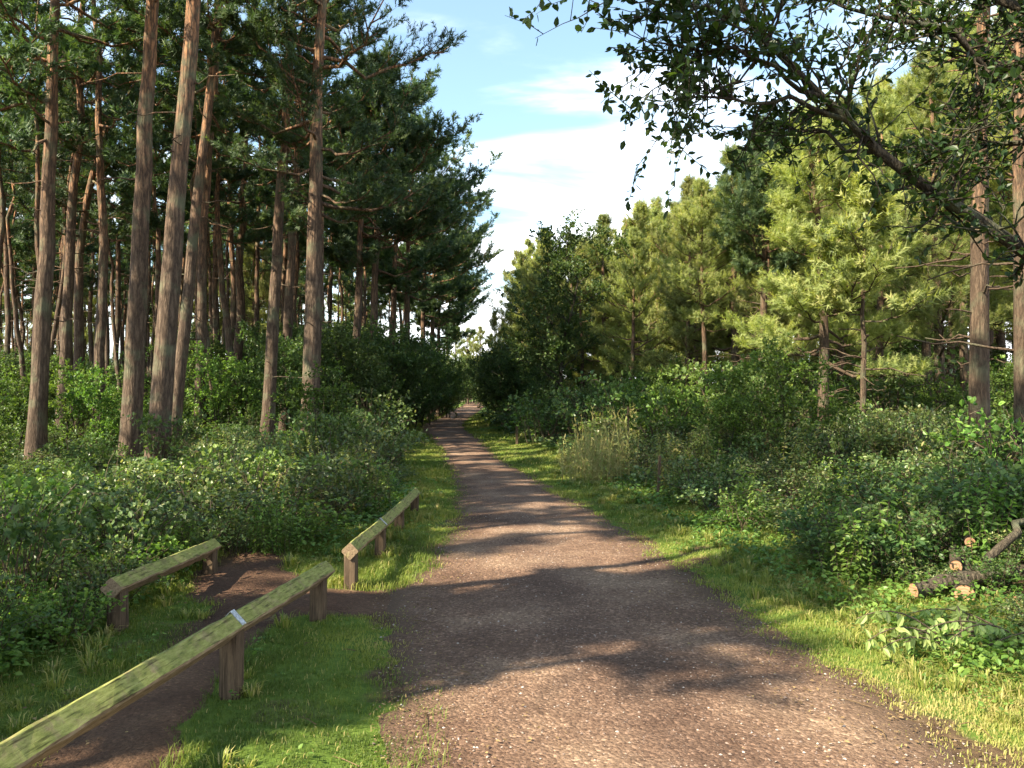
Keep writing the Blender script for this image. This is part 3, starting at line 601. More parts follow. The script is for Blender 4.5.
def limb(g,p0,p1,r0,r1,n=9,wob=.03,sag=0):
    t=np.linspace(0,1,n); p0=np.array(p0,float); p1=np.array(p1,float); l=np.linalg.norm(p1-p0)
    P=p0+(p1-p0)*t[:,None]+g.normal(size=(n,3))*wob*l*np.sin(t*np.pi)[:,None]; P[:,2]+=sag*np.sin(t*np.pi)*l
    return P, r0+(r1-r0)*t
# the tree whose bough hangs across the top of the view; it stands beside the scrub, out of view
g=rs(3); B=lambda px,py,d:(xat(px,d),d,zat(py,d))
bough=np.array([(6.1,6.3,1.9),B(1040,262,6.05),B(985,222,6.0),B(935,192,5.95),B(880,150,5.9),B(850,118,5.85),B(825,95,5.8),B(780,50,5.75),B(755,20,5.7),B(738,-10,5.65),B(700,-70,5.6),B(640,-110,5.5)])
brad=np.array([.085,.052,.046,.042,.037,.032,.028,.025,.022,.018,.014,.01])
limbs=[(bough,brad)]
trunkP=np.array([(6.35,6.4,-.3),(6.25,6.35,.9),(6.1,6.3,1.9),(6.0,6.35,3.2),(5.9,6.5,5.0),(5.9,6.6,7.5)])
def lb(*a,**k): limbs.append(limb(g,*a,**k))
lb(B(850,118,5.85),B(690,95,5.5),.022,.006,wob=.03,sag=.05)
lb(B(880,150,5.9),B(760,120,6.5),.018,.006,wob=.04)
lb(B(825,95,5.8),B(660,40,5.3),.02,.006,sag=.05)
lb(B(780,50,5.75),B(640,70,5.9),.016,.005,sag=.06)
lb(B(755,20,5.7),B(620,-10,5.5),.016,.005)
lb((6.0,6.35,3.3),B(850,5,6.4),.05,.014,sag=.06)
lb(B(850,5,6.4),B(700,-20,6.2),.014,.006,sag=.02)
lb((5.95,6.4,4.0),(2.3,7.2,5.4),.06,.012,sag=.06)
lb((6.0,6.3,3.0),(3.6,8.4,4.3),.045,.012,sag=.05)
lb((6.0,6.35,3.5),(4.6,7.6,5.2),.04,.012)
lb((5.9,6.5,5.0),(2.6,5.6,6.3),.05,.01,sag=.08)
lb((5.9,6.5,5.2),(8.6,7.6,7.0),.05,.01); lb((5.9,6.6,6.4),(5.0,8.6,8.2),.04,.01); lb((6.0,6.4,4.2),(8.0,4.8,5.6),.04,.01)
wood,leaves=broadleaf(31,limbs,.066,9,M['leaf_tree'],M['bark_b'],tw_len=.55,tw_per=11,sub=2,bare=.36,up=.2,droop=.02)
t=thing('broadleaf_tree','broadleaf tree with a long dark bough slanting across the sky above the scrub','tree',(0,0,0))
a=Acc(); tube(a,trunkP,[.19,.16,.145,.12,.09,.04],12,.5,.05,rs(4)); link('trunk',a.mesh('trunk',M['bark_b']),t); link('bough',wood,t); link('crown',leaves,t)
# thin dead twigs under the bough
def tree_broad(seed,H,W,leaf,nl,mat_l,nlimb,cb=.12,oval=1.0,stems=1,tw=.5,twper=6,r0=.05,sub=2):
    g=rs(seed); L=[]
    for s in range(stems):
        a=g.rand()*6.28; b=np.array([math.cos(a),math.sin(a),0])*(.15*W*g.rand() if stems>1 else 0); top=b*1.5+np.array([g.normal()*.1*W,g.normal()*.1*W,H*(.75+.22*g.rand())])
        P,r=limb(g,b-[0,0,.2],top,r0,r0*.15,wob=.025); L.append((P,r))
        for k in range(nlimb):
            v=cb+(.95-cb)*(k+g.rand())/nlimb; q=P[0]+(P[-1]-P[0])*v; q=np.array([np.interp(v,np.linspace(0,1,len(P)),P[:,c]) for c in range(3)])
            az=g.rand()*6.28; pr=math.sin(math.pi*(.18+.74*v))**.8*oval; l=W*.5*pr*(.6+.5*g.rand())
            e=q+np.array([math.cos(az)*l,math.sin(az)*l,l*(.45+.5*g.rand())])
            L.append(limb(g,q,e,r0*.35*(1-v*.6),.005,n=6,wob=.05))
    return broadleaf(seed+1,L,leaf,nl,mat_l,M['bark_b'],tw_len=tw,tw_per=twper,sub=sub,bare=.3,up=.3,sides=5)
def broad_thing(x,y,label,meshes,name='leafy_tree',cat='tree',group=None,rz=0,sc=1,parts=('trunk','crown')):
    t=thing(name,label,cat,(x,y,tz(x,y)-.02),rz,group,sc); link(parts[0],meshes[0],t); link(parts[1],meshes[1],t); return t
mA=tree_broad(201,9.0,5.0,.13,10,M['leaf_dark'],26,cb=.10,tw=.7,twper=5,r0=.11)
broad_thing(xat(562,33),33,'dark oval leafy tree standing alone beside the path before the bright pines',mA)
# big dark shrubs
shm=[tree_broad(210+i,4.2,4.4,.12,9,M['leaf_dark'],9,cb=.05,stems=4,tw=.65,twper=4,r0=.045) for i in range(3)]
spots=[(330,31,.95),(352,28,.9),(372,33,1.0),(395,36,.95),(412,41,1.0),(428,47,1.05),(440,55,1.0),(380,43,1.2),(405,52,1.2),(448,64,1.1),(436,74,1.2),(452,86,1.2),(345,38,1.1),(318,27,.75),(296,34,1.0),
       (455,98,1.3),(448,112,1.3),(458,124,1.4),(468,139,1.5),(476,141,1.6),(484,139,1.5),(461,127,1.1),(470,128,.9),(487,127,1.2)]
sp=None
for i,(px,d,s) in enumerate(spots):
    x=xat(px,d)-.4; lab='tall dark leafy shrub in the bank beside the far path, under the pines'; grp='dark shrubs banked under the row of pines'
    if sp is None: sp=[]
    if len(sp)<3: sp.append(broad_thing(x,d,lab,shm[i],'leafy_shrub','shrub',grp,i,s,('stems','foliage')))
    else: dup(sp[i%3],(x,d,tz(x,d)),i*1.1,lab,grp,s)
spots=[(497,50,1.0),(505,44,.95),(520,42,.75),(540,37,.5),(592,33,.45),(612,30,.38),(530,47,.8),(490,62,1.1),(487,76,1.1),(484,90,1.2),(500,58,1.2),(575,27,.34),(545,30,.34),(640,27,.34),(482,104,1.2),(481,118,1.3)]
for i,(px,d,s) in enumerate(spots):
    x=xat(px,d)+.5; lab='dark rounded shrub crowding the path side at the foot of the oval tree'; grp='dark shrubs around the foot of the oval tree'
    dup(sp[i%3],(x,d,tz(x,d)),i*1.7,lab,grp,s)

g=rs(55); k=0
while k<72:
    y=36+60*g.rand(); xl=float(ip(XL,y)); x=xl-3-(.64*y+xl+1)*g.rand()
    if x<-.66*y-2: continue
    dup(sp[k%3],(x,y,tz(x,y)),g.rand()*6,'dark understorey shrub between the far pine trunks of the shaded wood','understorey shrubs of the shaded wood',(.55 if y<60 else .85)+.5*g.rand()); k+=1
k=0
while k<30:
    y=30+50*g.rand(); xr=float(ip(XR,y)); x=xr+5+(.64*y-xr)*g.rand()
    if x>.66*y+2: continue
    dup(sp[k%3],(x,y,tz(x,y)),g.rand()*6,'understorey shrub between the trunks of the bright plantation','understorey shrubs of the bright plantation',.5+.4*g.rand()); k+=1
sap=[tree_broad(230+i,2.7,1.9,.085,8,M['leaf_bright'],10,cb=.1,stems=2,tw=.42,twper=5,r0=.022) for i in range(3)]
ss=[]; g=rs(66); got=[]
def sapling(x,y,s_,lab,grp):
    if len(ss)<3: ss.append(broad_thing(x,y,lab,sap[len(ss)],'sapling','sapling',grp,x,s_,('stems','foliage')))
    else: dup(ss[int(x*7)%3],(x,y,tz(x,y)),x*5,lab,grp,s_)
k=0
while k<20:
    y=13.5+18*g.rand(); xr=float(ip(XR,y)); x=xr+2.0+(.64*y-xr-2)*g.rand()
    if not clear_of(x,y,got,1.2): continue
    got.append((x,y)); k+=1; sapling(x,y,.4+.4*g.rand(),'bright leafy sapling standing above the scrub before the young pines','saplings before the young pines')
k=0
while k<16:
    y=17+16*g.rand(); xl=float(ip(XL,y)); x=xl-1.5-(.64*y+xl)*g.rand()
    if not clear_of(x,y,got+keyed,1.2): continue
    got.append((x,y)); k+=1; sapling(x,y,.6+.5*g.rand(),'leafy sapling between the trunks of the tall pines','saplings between the tall pines')
# ------------------------------------------------------------------ low scrub
def bramble(seed,rad,h,nst,leaf,mat_l,per=26,jit=1.0,spread=1.0):
    g=rs(seed); st=Acc(); LP=[];LD=[];
    for k in range(nst):
        az=g.rand()*6.28; r=rad*math.sqrt(g.rand())*.5; b=np.array([math.cos(az)*r,math.sin(az)*r,-.05]); az2=az+g.normal()*.8; l=rad*(.5+.8*g.rand())*spread
        hh=h*(.55+.6*g.rand()); s=np.linspace(0,1,8)
        Q=np.stack([b[0]+math.cos(az2)*l*s, b[1]+math.sin(az2)*l*s, b[2]+hh*np.sin(np.minimum(1,s*1.05)*math.pi*.62)],1)+g.normal(size=(8,3))*.02; Q[0]=b
        tube(st,Q,.007*(1-.75*s)+.002,3)
        n=per; w=.12+.88*g.rand(n)**.8; p=np.stack([np.interp(w,s,Q[:,c]) for c in range(3)],1)
        off=g.normal(size=(n,3))*.075*jit; off[:,2]=np.abs(off[:,2])*.8
        for q in range(3):
            LP.append(p+off); dd=nrm(off+g.normal(size=(n,3))*.045); dd[:,2]-=.15; LD.append(nrm(dd))
    for k in range(9):
        az=g.rand()*6.28; s=np.linspace(0,1,6); l=rad*(.4+.6*g.rand()); Q=np.stack([math.cos(az)*l*s,math.sin(az)*l*s,h*(.5+.9*g.rand())*s**.8],1)+g.normal(size=(6,3))*.03; tube(st,Q,.006*(1-.7*s)+.0015,3)
        p=Q[3]; tube(st,[p,p+nrm(g.normal(size=3)+[0,0,1])*.2],[.004,.0015],3)
    LP=np.concatenate(LP); LD=np.concatenate(LD); n=len(LP); lf=Acc()
    sc=leaf*(.45+1.15*g.rand(n)**1.6); rn=np.clip(.38+.24*g.normal(size=n)+.25*(LP[:,2]/h-.5),0,1)
    scatter(lf,LEAF_T,LEAF_F,LP,LD,nrm(g.normal(size=(n,3))*.75+[0,0,1]),np.stack([sc*1.25,sc,sc],1),rn)
    return st.mesh('stems',M['twig']), lf.mesh('foliage',mat_l,False)
def nettle(seed,ns,H,mat_l):
    g=rs(seed); st=Acc(); P=[];D=[]
    for k in range(ns):
        r=.42*math.sqrt(g.rand()); az=g.rand()*6.28; h=H*(.45+.6*g.rand()); b=np.array([math.cos(az)*r,math.sin(az)*r,-.03]); ln=nrm(g.normal(size=3))*.18*h; ln[2]=0; s=np.linspace(0,1,6)
        Q=b+np.array([0,0,h])*s[:,None]+ln*(s**2)[:,None]; tube(st,Q,.0045*(1-.6*s)+.001,3)
        n=int(11*h/.5); 
        for q in range(n):
            w=.12+.88*q/n; p=np.array([np.interp(w,s,Q[:,c]) for c in range(3)]); a=g.rand()*6.28
            for o in (0,3.14): P.append(p); D.append([math.cos(a+o),math.sin(a+o),-.25+.35*g.normal()])
    P=np.array(P); D=nrm(np.array(D)); m=len(P); s=.055+.045*g.rand(m)
    lf=Acc(); scatter(lf,LEAF_T,LEAF_F,P,D,nrm(g.normal(size=(m,3))*.4+[0,0,1]),np.stack([s*.85,s,s],1),np.clip(.5+.25*g.normal(size=m),0,1))
    return st.mesh('stems',M['twig']), lf.mesh('foliage',mat_l,False)
def fern(seed,nf,L):
    g=rs(seed); a=Acc(); st=Acc()
    az=g.rand(nf)*6.28; el=.35+.7*g.rand(nf); D=np.stack([np.cos(az)*np.cos(el),np.sin(az)*np.cos(el),np.sin(el)],1); P=np.stack([np.cos(az)*.05,np.sin(az)*.05,np.zeros(nf)],1)
    s=L*(.6+.5*g.rand(nf)); scatter(a,FR_T,FR_F,P,D,np.tile([0,0,1.],(nf,1)),s,np.clip(.45+.2*g.normal(size=nf),0,1))
    for k in range(nf):
        X_=np.cross(D[k],[0,0,1.]); X_/=np.linalg.norm(X_); Z_=np.cross(X_,D[k]); y_=np.linspace(0,1,6); Q=P[k]+D[k]*(y_*s[k])[:,None]+Z_*(-.38*y_**2*s[k]-.004)[:,None]; tube(st,Q,.005*(1-.8*y_)+.001,3)
    return st.mesh('stalks',M['twig']), a.mesh('fronds',M['fern'],False)
def plant(x,y,label,cat,group,meshes,name,rz,sc,parts):
    t=thing(name,label,cat,(x,y,tz(x,y)),rz,group,sc); link(parts[0],meshes[0],t); link(parts[1],meshes[1],t); return t
kinds={
 'bramble':([bramble(300+i,.62,.75,26,.052,M['leaf_bramble']) for i in range(4)],'bramble_bush','bramble',('stems','foliage')),
 'bright':([bramble(320+i,.55,.7,24,.058,M['leaf_bright'],per=22) for i in range(3)],'green_bush','bush',('stems','foliage')),
 'dark':([bramble(340+i,.62,.9,26,.062,M['leaf_dark'],per=24) for i in range(3)],'dark_bush','bush',('stems','foliage')),
 'fern':([fern(360+i,13,.75) for i in range(3)],'bracken_fern','fern',('stalks','fronds')),
}
kinds['nettle']=([nettle(380+i,22,.95,M['leaf_bright']) for i in range(3)],'nettle_clump','nettles',('stems','foliage'))
kinds['herb']=([nettle(390+i,15,1.15,M['dry_leaf']) for i in range(2)],'willowherb_clump','willowherb',('stems','foliage'))
store={}
def put(kind,x,y,rz,sc,label,group,i=0,dz=0):
    ms,name,cat,parts=kinds[kind]; i=i%len(ms); key=(kind,i)
    if key not in store:
        store[key]=plant(x,y,label,cat,group,ms[i],name,rz,sc,parts); store[key].location.z+=dz
    else: dup(store[key],(x,y,tz(x,y)+dz),rz,label,group,sc)
def hgt_left(x,y):
    return 1.0
g=rs(91)
def drygap(x,y): return 13.5<y<23 and 555<512+x/y*F<645 and x<float(ip(XR,y))+1.3
def fill(n,region,mixer,dmin,labels,scf,seed):
    g=rs(seed); got=[]; tr_=0
    while len(got)<n and tr_<n*60:
        tr_+=1; p=region(g)
        if p is None: continue
        x,y=p
        if abs(x)>.66*y+1.0 or drygap(x,y): continue
        if not clear_of(x,y,got,dmin(y)): continue
        got.append((x,y)); kd=mixer(g,x,y); s=scf(g,x,y,kd); lab,grp=labels[kd]
        put(kd,x,y,g.rand()*6.28,(s*(.9+.2*g.rand()),s*(.9+.2*g.rand()),s*(.6+.75*g.rand()**1.5)),lab,grp,g.randint(9))
# left near scrub
def regL(g):
    y=3.2+12.5*g.rand(); xl=float(ip(XL,y)); return xl-.35-(.64*y+.9+xl)*g.rand(), y
def regL2(g):
    y=15.5+24*g.rand(); xl=float(ip(XL,y)); return xl-.5-(.64*y+.9+xl)*g.rand(), y
def mixL(g,x,y):
    dd=float(ip(XL,y))-x
    if y<7: return g.choice(['dark','bramble','bright'],p=[.55,.25,.2])
    if dd<3.2: return g.choice(['bramble','dark','bright'],p=[.7,.1,.2])
    return g.choice(['bramble','bright','fern'],p=[.2,.3,.5])
def scL(g,x,y,kd):
    dd=float(ip(XL,y))-x
    b=.62 if y<7 else (.85 if dd<3.0 else .55)
    if dd<.5: b*=.8
    return b*(.85+.35*g.rand())
labL={'bramble':('grey-green bramble clump in the scrub between the knee rails and the tall pines','brambles beside the knee rails'),
      'dark':('dark leafy bush low in the shade behind the knee rails','dark bushes behind the knee rails'),
      'bright':('light green leafy bush catching sun in front of the tall pines','light green bushes before the tall pines'),
      'fern':('bracken fern in the sunlit clearing before the tall pine trunks','ferns before the tall pine trunks')}
fill(105,regL,mixL,lambda y:.62+.02*y,labL,scL,401)
labL2={'bramble':('bramble clump on the floor of the shaded wood among the pine trunks','brambles on the wood floor'),
      'dark':('dark bush on the floor of the shaded wood among the pine trunks','dark bushes on the wood floor'),
      'bright':('sunlit green bush on the floor of the wood among the pine trunks','green bushes on the wood floor'),
      'fern':('fern on the floor of the shaded wood among the pine trunks','ferns on the wood floor')}
def mixL2(g,x,y):
    dd=float(ip(XL,y))-x
    if dd<2.5: return g.choice(['dark','bramble'],p=[.5,.5])
    return g.choice(['dark','bright','fern','bramble'],p=[.32,.28,.25,.15])
fill(150,regL2,mixL2,lambda y:.6+.035*y,labL2,lambda g,x,y,kd:(1.0+.012*y if float(ip(XL,y))-x<2.5 else .6+.008*y)*(.7+.6*g.rand()),402)
# right scrub
def regR(g):
    y=5.4+12*g.rand(); xr=float(ip(XR,y)); return xr+.15+(.64*y+.9-xr)*g.rand(), y
def regR2(g):
    y=17.4+24*g.rand(); xr=float(ip(XR,y)); return xr+.4+(.64*y+.9-xr)*g.rand(), y
def mixR(g,x,y):
    if y<8: return g.choice(['bramble','dark','bright'],p=[.5,.35,.15])
    return g.choice(['bramble','dark','bright','fern'],p=[.50,.20,.22,.08])
def scR(g,x,y,kd):
    dd=x-float(ip(XR,y)); b=(.5 if y<7.5 else .68)+.20*float(smooth(.5,3.0,dd))*(0 if y<7.5 else 1)
    return b*(.85+.35*g.rand())
labR={'bramble':('grey-green bramble clump in the tangled scrub behind the logs and the grassy verge','brambles behind the logs'),
      'dark':('dark green bush in the tangled scrub behind the logs and the grassy verge','dark bushes behind the logs'),
      'bright':('fresh green bush in the tangled scrub behind the logs and the grassy verge','fresh green bushes behind the logs'),
      'fern':('fern in the tangled scrub behind the logs and the grassy verge','ferns behind the logs')}
def okR(g):
    p=regR(g); x,y=p
    if y<7.2 and x<5.2: return None
    return p
fill(120,okR,mixR,lambda y:.6+.02*y,labR,scR,403)
labR2={'bramble':('bramble clump at the foot of the sunlit young pines','brambles at the foot of the young pines'),
      'dark':('dark bush at the foot of the sunlit young pines','dark bushes at the foot of the young pines'),
      'bright':('bright green bush at the foot of the sunlit young pines','bright bushes at the foot of the young pines'),
      'fern':('bright bracken at the foot of the sunlit young pines','ferns at the foot of the young pines')}
fill(140,regR2,lambda g,x,y:g.choice(['bright','fern','bramble','dark'],p=[.38,.24,.2,.18]),lambda y:.6+.035*y,labR2,lambda g,x,y,kd:(1.1+.018*y)*(.8+.4*g.rand()),404)

for i,(x,y,s_) in enumerate([(3.15,6.9,.6),(3.6,7.3,.7),(4.3,7.5,.75),(4.9,7.0,.7),(2.95,7.4,.55),(4.6,5.7,.4),(3.9,5.55,.34),(3.5,5.35,.3),(5.0,6.2,.5),(4.2,6.6,.36),(3.75,6.25,.30),(3.3,6.45,.32),(4.35,6.15,.34),(3.95,5.75,.30)]):
    put(['dark','bramble'][i%2],x,y,i*1.3,s_,*[('dark green bush among the cut logs','bushes among the logs'),('grey-green bramble among the cut logs','brambles among the logs')][i%2],i)
for i,(x,y,s_) in enumerate([(-2.85,5.15,.42),(-3.15,4.7,.5),(-3.0,5.9,.5),(-3.1,6.7,.55),(-3.0,7.5,.5),(-2.75,8.1,.42),(-2.3,8.6,.45)]):
    put(['bright','dark','bramble'][i%3],x,y,i*1.3,s_,'low bush crowding against the short back knee rail','bushes against the back knee rail',i)
def strip(n,side,y0,y1,kd,lab,grp,seed,depth=2.6,s0=.6):
    g=rs(seed)
    for k in range(n):
        y=y0+(y1-y0)*g.rand(); e=.1+depth*g.rand()**1.3
        x=float(ip(XL,y))-e if side<0 else float(ip(XR,y))+e
        if abs(x)>.65*y+.3 or (side>0 and (y<6.6 or drygap(x,y))): continue
        put(kd,x,y,g.rand()*6.28,(s0*(.8+.5*g.rand()))*np.array([1,1,.8+.5*g.rand()]),lab,grp,k)
strip(34,-1,7.5,19,'nettle','upright leafy nettle clump at the edge of the scrub beside the sunlit knee rail','nettles beside the sunlit knee rail',501)
strip(14,-1,4.2,7.5,'nettle','low nettle clump in the shade behind the short back knee rail','nettles behind the back knee rail',502,2,.5)
strip(42,1,6.6,22,'nettle','upright leafy nettle clump at the edge of the scrub along the open verge','nettles along the open verge',503,3.2,.65)
strip(30,1,11,24,'herb','yellowing willowherb clump standing above the scrub along the open verge','willowherb along the open verge',504,3,.75)
strip(12,-1,9,20,'herb','yellowing willowherb clump among the brambles beside the sunlit knee rail','willowherb beside the sunlit knee rail',505,3,.65)
# low ground cover (nettles, ivy, seedlings) too many to count
def cover(acc,n,region,h,leaf,seed):
    g=rs(seed); pts=region(g,n); x,y=pts[:,0],pts[:,1]; n=len(x); z=terrain(x,y); per=9
    hh=h*(.4+.9*g.rand(n)); P=[];D=[];
    for k in range(per):
        f=(k+1)/per; az=g.rand(n)*6.28; off=np.stack([np.cos(az),np.sin(az),np.zeros(n)],1)*(.03+.05*g.rand(n))[:,None]
        P.append(np.stack([x,y,z+hh*f],1)+off*.6); D.append(nrm(off+np.array([0,0,-.01])+g.normal(size=(n,3))*.02))
    P=np.concatenate(P); D=np.concatenate(D); m=len(P)
    base=np.tile(.4+.25*vnoise(x,y,1.2,seed%50),per); s=leaf*(.5+.8*g.rand(m))
    s=s*np.tile(1+.09*np.maximum(0,y-6),per)
    scatter(acc,LEAF_T,LEAF_F,P,D,nrm(g.normal(size=(m,3))*.35+[0,0,1]),np.stack([s*1.3,s,s],1),np.clip(base+.2*g.normal(size=m),0,1))
def reg_cov(side,y0,y1,inner,wmax):
    def f(g,n):
        y=y0+(y1-y0)*g.rand(n)**1.2
        if side<0: xl=ip(XL,y); x=xl+inner-(.66*y+1+xl+inner)*g.rand(n)
        else: xr=ip(XR,y); x=xr-inner+(.66*y+1-xr+inner)*g.rand(n)
        k=(np.abs(x)<.68*y+1)&(side_track(x,y)<-.08)&(np.abs(x-pc(y))>pw(y)+.25); return np.stack([x,y],1)[k]
    return f
a=Acc(); cover(a,5200,reg_cov(-1,3.0,14,.25,0),.20,.042,51)
cover(a,3600,reg_cov(1,4.6,15,.45,0),.17,.042,52)
def reg_verge(g,n):
    y=3.0+13*g.rand(n)**1.3; sd=np.where(g.rand(n)<.6,1,-1); lim=np.where(sd>0,ip(XR,y),ip(XL,y)); e0=pc(y)+sd*pw(y)
    x=e0+(lim-e0)*(.12+.88*g.rand(n)**.6); k=(np.abs(x)<.68*y+.5)&(side_track(x,y)<-.05)&(vnoise(x,y,.55,61)>.05); return np.stack([x,y],1)[k]
cover(a,1500,reg_verge,.07,.026,56)
tag(link('undergrowth', a.mesh('undergrowth', M['leaf_bright'], False)), kind='stuff')
a=Acc(); cover(a,5200,reg_cov(-1,13,60,0,0),.3,.055,53); cover(a,5200,reg_cov(1,13,60,0,0),.3,.055,54)
tag(link('woodland_undergrowth', a.mesh('woodland_undergrowth', M['leaf_bramble'], False)), kind='stuff')
# tall dry grass and willowherb stems beside the path
a=Acc(); g=rs(61)
n=1100; px=562+78*g.rand(n); d=15+7*g.rand(n); x=(px-512)/F*d; z=terrain(x,d)
keep_=g.rand(n)<smooth(-.5,.35,vnoise(x,d,.55,71)); x,d,z=x[keep_],d[keep_],z[keep_]; n=len(x); h=(.25+.75*g.rand(n)**1.4)*(.75+.5*smooth(-.6,.6,vnoise(x,d,.8,72))); az=g.rand(n)*6.28
for k in range(n):
    s=np.linspace(0,1,4); b=np.array([x[k],d[k],z[k]]); Q=b+np.stack([np.cos(az[k])*.15*s**2,np.sin(az[k])*.15*s**2,h[k]*s],1)
    tube(a,Q,[.006,.005,.004,.001],3,rnd=g.rand())
m=5200; k=g.randint(0,n,m); f=.2+.75*g.rand(m); P=np.stack([x[k]+np.cos(az[k])*.15*f**2,d[k]+np.sin(az[k])*.15*f**2,z[k]+h[k]*f],1); D=nrm(g.normal(size=(m,3))*.6+[0,0,.6])
s=.035+.05*g.rand(m); scatter(a,LEAF_T,LEAF_F,P,D,rdir(g,m),np.stack([s*.5,s*1.7,s],1),g.rand(m))
tag(link('tall_dry_grass', a.mesh('tall_dry_grass', M['dry'], False)), kind='stuff')
# drooping pale-leaved spray near the logs
def spray(x,y,label,seed,n=4):
    g=rs(seed); st=Acc(); lf=Acc(); P=[];D=[]
    for k in range(n):
        az=math.pi*(.75+.5*g.rand()) if k%2==0 else g.rand()*6.28; s=np.linspace(0,1,10); l=.5+.45*g.rand(); hh=.13+.16*g.rand()
        Q=np.stack([math.cos(az)*l*s,math.sin(az)*l*s*.6,hh*np.sin(s*2.3)],1); tube(st,Q,.006*(1-.7*s)+.0015,4)
        for q in range(13):
            w=.15+.85*g.rand()
            p=np.array([np.interp(w,s,Q[:,c]) for c in range(3)]); 
            for sd in (-1,1): P.append(p); D.append([sd*.35*math.sin(az)+g.normal()*.45,sd*.4*math.cos(az)+g.normal()*.45,-.7+.5*g.normal()])
    P=np.array(P); D=nrm(np.array(D)); m=len(P); s=.05+.035*g.rand(m); scatter(lf,LEAF_T,LEAF_F,P,D,rdir(g,m)*.4+[0,-1,.4],np.stack([s*.8,s,s],1),.3+.5*g.rand(m))
    t=thing('leafy_sapling',label,'plant',(x,y,tz(x,y)-.02)); link('stems',st.mesh('stems',M['twig']),t); link('foliage',lf.mesh('foliage',M['white_leaf'],False),t)
spray(2.85,5.1,'arching spray of pale drooping leaves at the edge of the verge below the logs',71,7)
spray(3.35,5.2,'second pale-leaved spray beside the arching one, nearer the log pile',72,7)

# ------------------------------------------------------------------ knee rails
def box(acc,cx,cy,z0,z1,w,g,top=0):
    h=w/2; c=.012; pts=[(-h+c,-h),(h-c,-h),(h,-h+c),(h,h-c),(h-c,h),(-h+c,h),(-h,h-c),(-h,-h+c)]
    zs=[z0,z0+(z1-z0)*.5,z1-.01,z1]; V=[]
    for i,z in enumerate(zs):
        s=1 if i<3 else .93
        for (x,y) in pts: V.append((cx+x*s+.002*g.normal(),cy+y*s+.002*g.normal(),z+(abs(x)*top if i==3 else 0)))
    n=8; Fq=[[i*n+j,i*n+(j+1)%n,(i+1)*n+(j+1)%n,(i+1)*n+j] for i in range(3) for j in range(n)]
    b=acc.n; acc.add(V,Fq); acc.more([[b+24,b+25,b+26,b+27],[b+24,b+27,b+28,b+31],[b+28,b+29,b+30,b+31]],0)
def knee_rail(pts,label,posts,straps,w=.108):
    """pts: (x,y,top z) of the rail's ridge; the beam is square and set on its corner"""
    g=rs(len(label)); o=pts[0]; t=thing('knee_rail',label,'knee rail',(o[0],o[1],tz(o[0],o[1])))
    o=Vector((o[0],o[1],tz(o[0],o[1])))
    for (x0,y0,z0),(x1,y1,z1) in zip(pts,pts[1:]):
        A=Vector((x0,y0,z0-w*.707)); Bv=Vector((x1,y1,z1-w*.707)); d=(Bv-A); l=d.length; a=Acc()
        # beam in its own frame: +Y along
        c=.010; h=w/2; prof=[(-h+c,-h),(h-c,-h),(h,-h+c),(h,h-c),(h-c,h),(-h+c,h),(-h,h-c),(-h,-h+c)]
        ns=int(l/.12)+2; ys_=np.linspace(.002,l-.002,ns); V=[]
        ca,sa=math.cos(math.pi/4),math.sin(math.pi/4)
        for yy in ys_:
            wx,wz=.002*g.normal(),.002*g.normal()
            for (x,z) in prof: V.append((x*ca-z*sa+wx+.0012*g.normal(),yy,x*sa+z*ca+wz+.0012*g.normal()))
        n=8; Fq=[[i*n+j,(i+1)*n+j,(i+1)*n+(j+1)%n,i*n+(j+1)%n] for i in range(ns-1) for j in range(n)]
        b=a.n; a.add(V,Fq)
        for e in (0,(ns-1)*n): a.more([[e,e+1,e+2,e+3],[e,e+3,e+4,e+7],[e+4,e+5,e+6,e+7]],b)
        ob=link('rail',a.mesh('rail',M['rail'],False),t,A-o); ob.rotation_mode='QUATERNION'; ob.rotation_quaternion=d.to_track_quat('Y','Z')
    for (x,y,zt) in posts:
        a=Acc(); box(a,0,0,-.25,zt-w*.707-tz(x,y)-.0,.105,g,.0); 
        # two ears that form the notch the beam sits in
        ob=link('post',a.mesh('post',M['post'],False),t,(x-o.x,y-o.y,tz(x,y)-o.z))
    for (x,y,zt,ax,ay) in straps:
        d=Vector((ax,ay,0)).normalized(); a=Acc(); L_=w+.012; V=[]
        for yy in (-.022,.022):
            for (x_,z_) in [(-.07,-.07),(0,0),(.07,-.07)]:
                for th in (0.0,.004): V.append((x_,yy,z_+.004-th))
        Fq=[[0,2,8,6],[2,4,10,8],[1,7,9,3],[3,9,11,5],[0,6,7,1],[4,5,11,10],[0,1,3,2],[2,3,5,4],[6,8,9,7],[8,10,11,9]]
        a.add(V,Fq)
        ob=link('strap',a.mesh('strap',M['metal'],False),t,Vector((x,y,zt+.004))-o); ob.rotation_mode='QUATERNION'; ob.rotation_quaternion=d.to_track_quat('Y','Z')
knee_rail([(-1.78,1.9,.47),(-1.50,4.33,.455),(-1.37,5.95,.405)],'long mossy knee rail nearest the viewer, running beside the grass patch',[(-1.74,2.2,.47),(-1.50,4.33,.455),(-1.385,5.78,.41)],[(-1.50,4.33,.455,.3,2.2)])
knee_rail([(-2.66,5.36,.41),(-2.70,7.3,.335)],'short mossy knee rail at the back, half swallowed by bushes',[(-2.66,5.45,.405),(-2.695,7.2,.34)],[])
knee_rail([(-1.36,6.75,.395),(-1.34,8.2,.375),(-1.34,9.6,.36),(-1.34,11.2,.36)],'sunlit knee rail beside the grass strip, beyond the side track gap',[(-1.36,6.82,.393),(-1.34,8.2,.375),(-1.34,9.6,.36),(-1.34,11.1,.36)],[(-1.34,8.2,.375,0,1)])

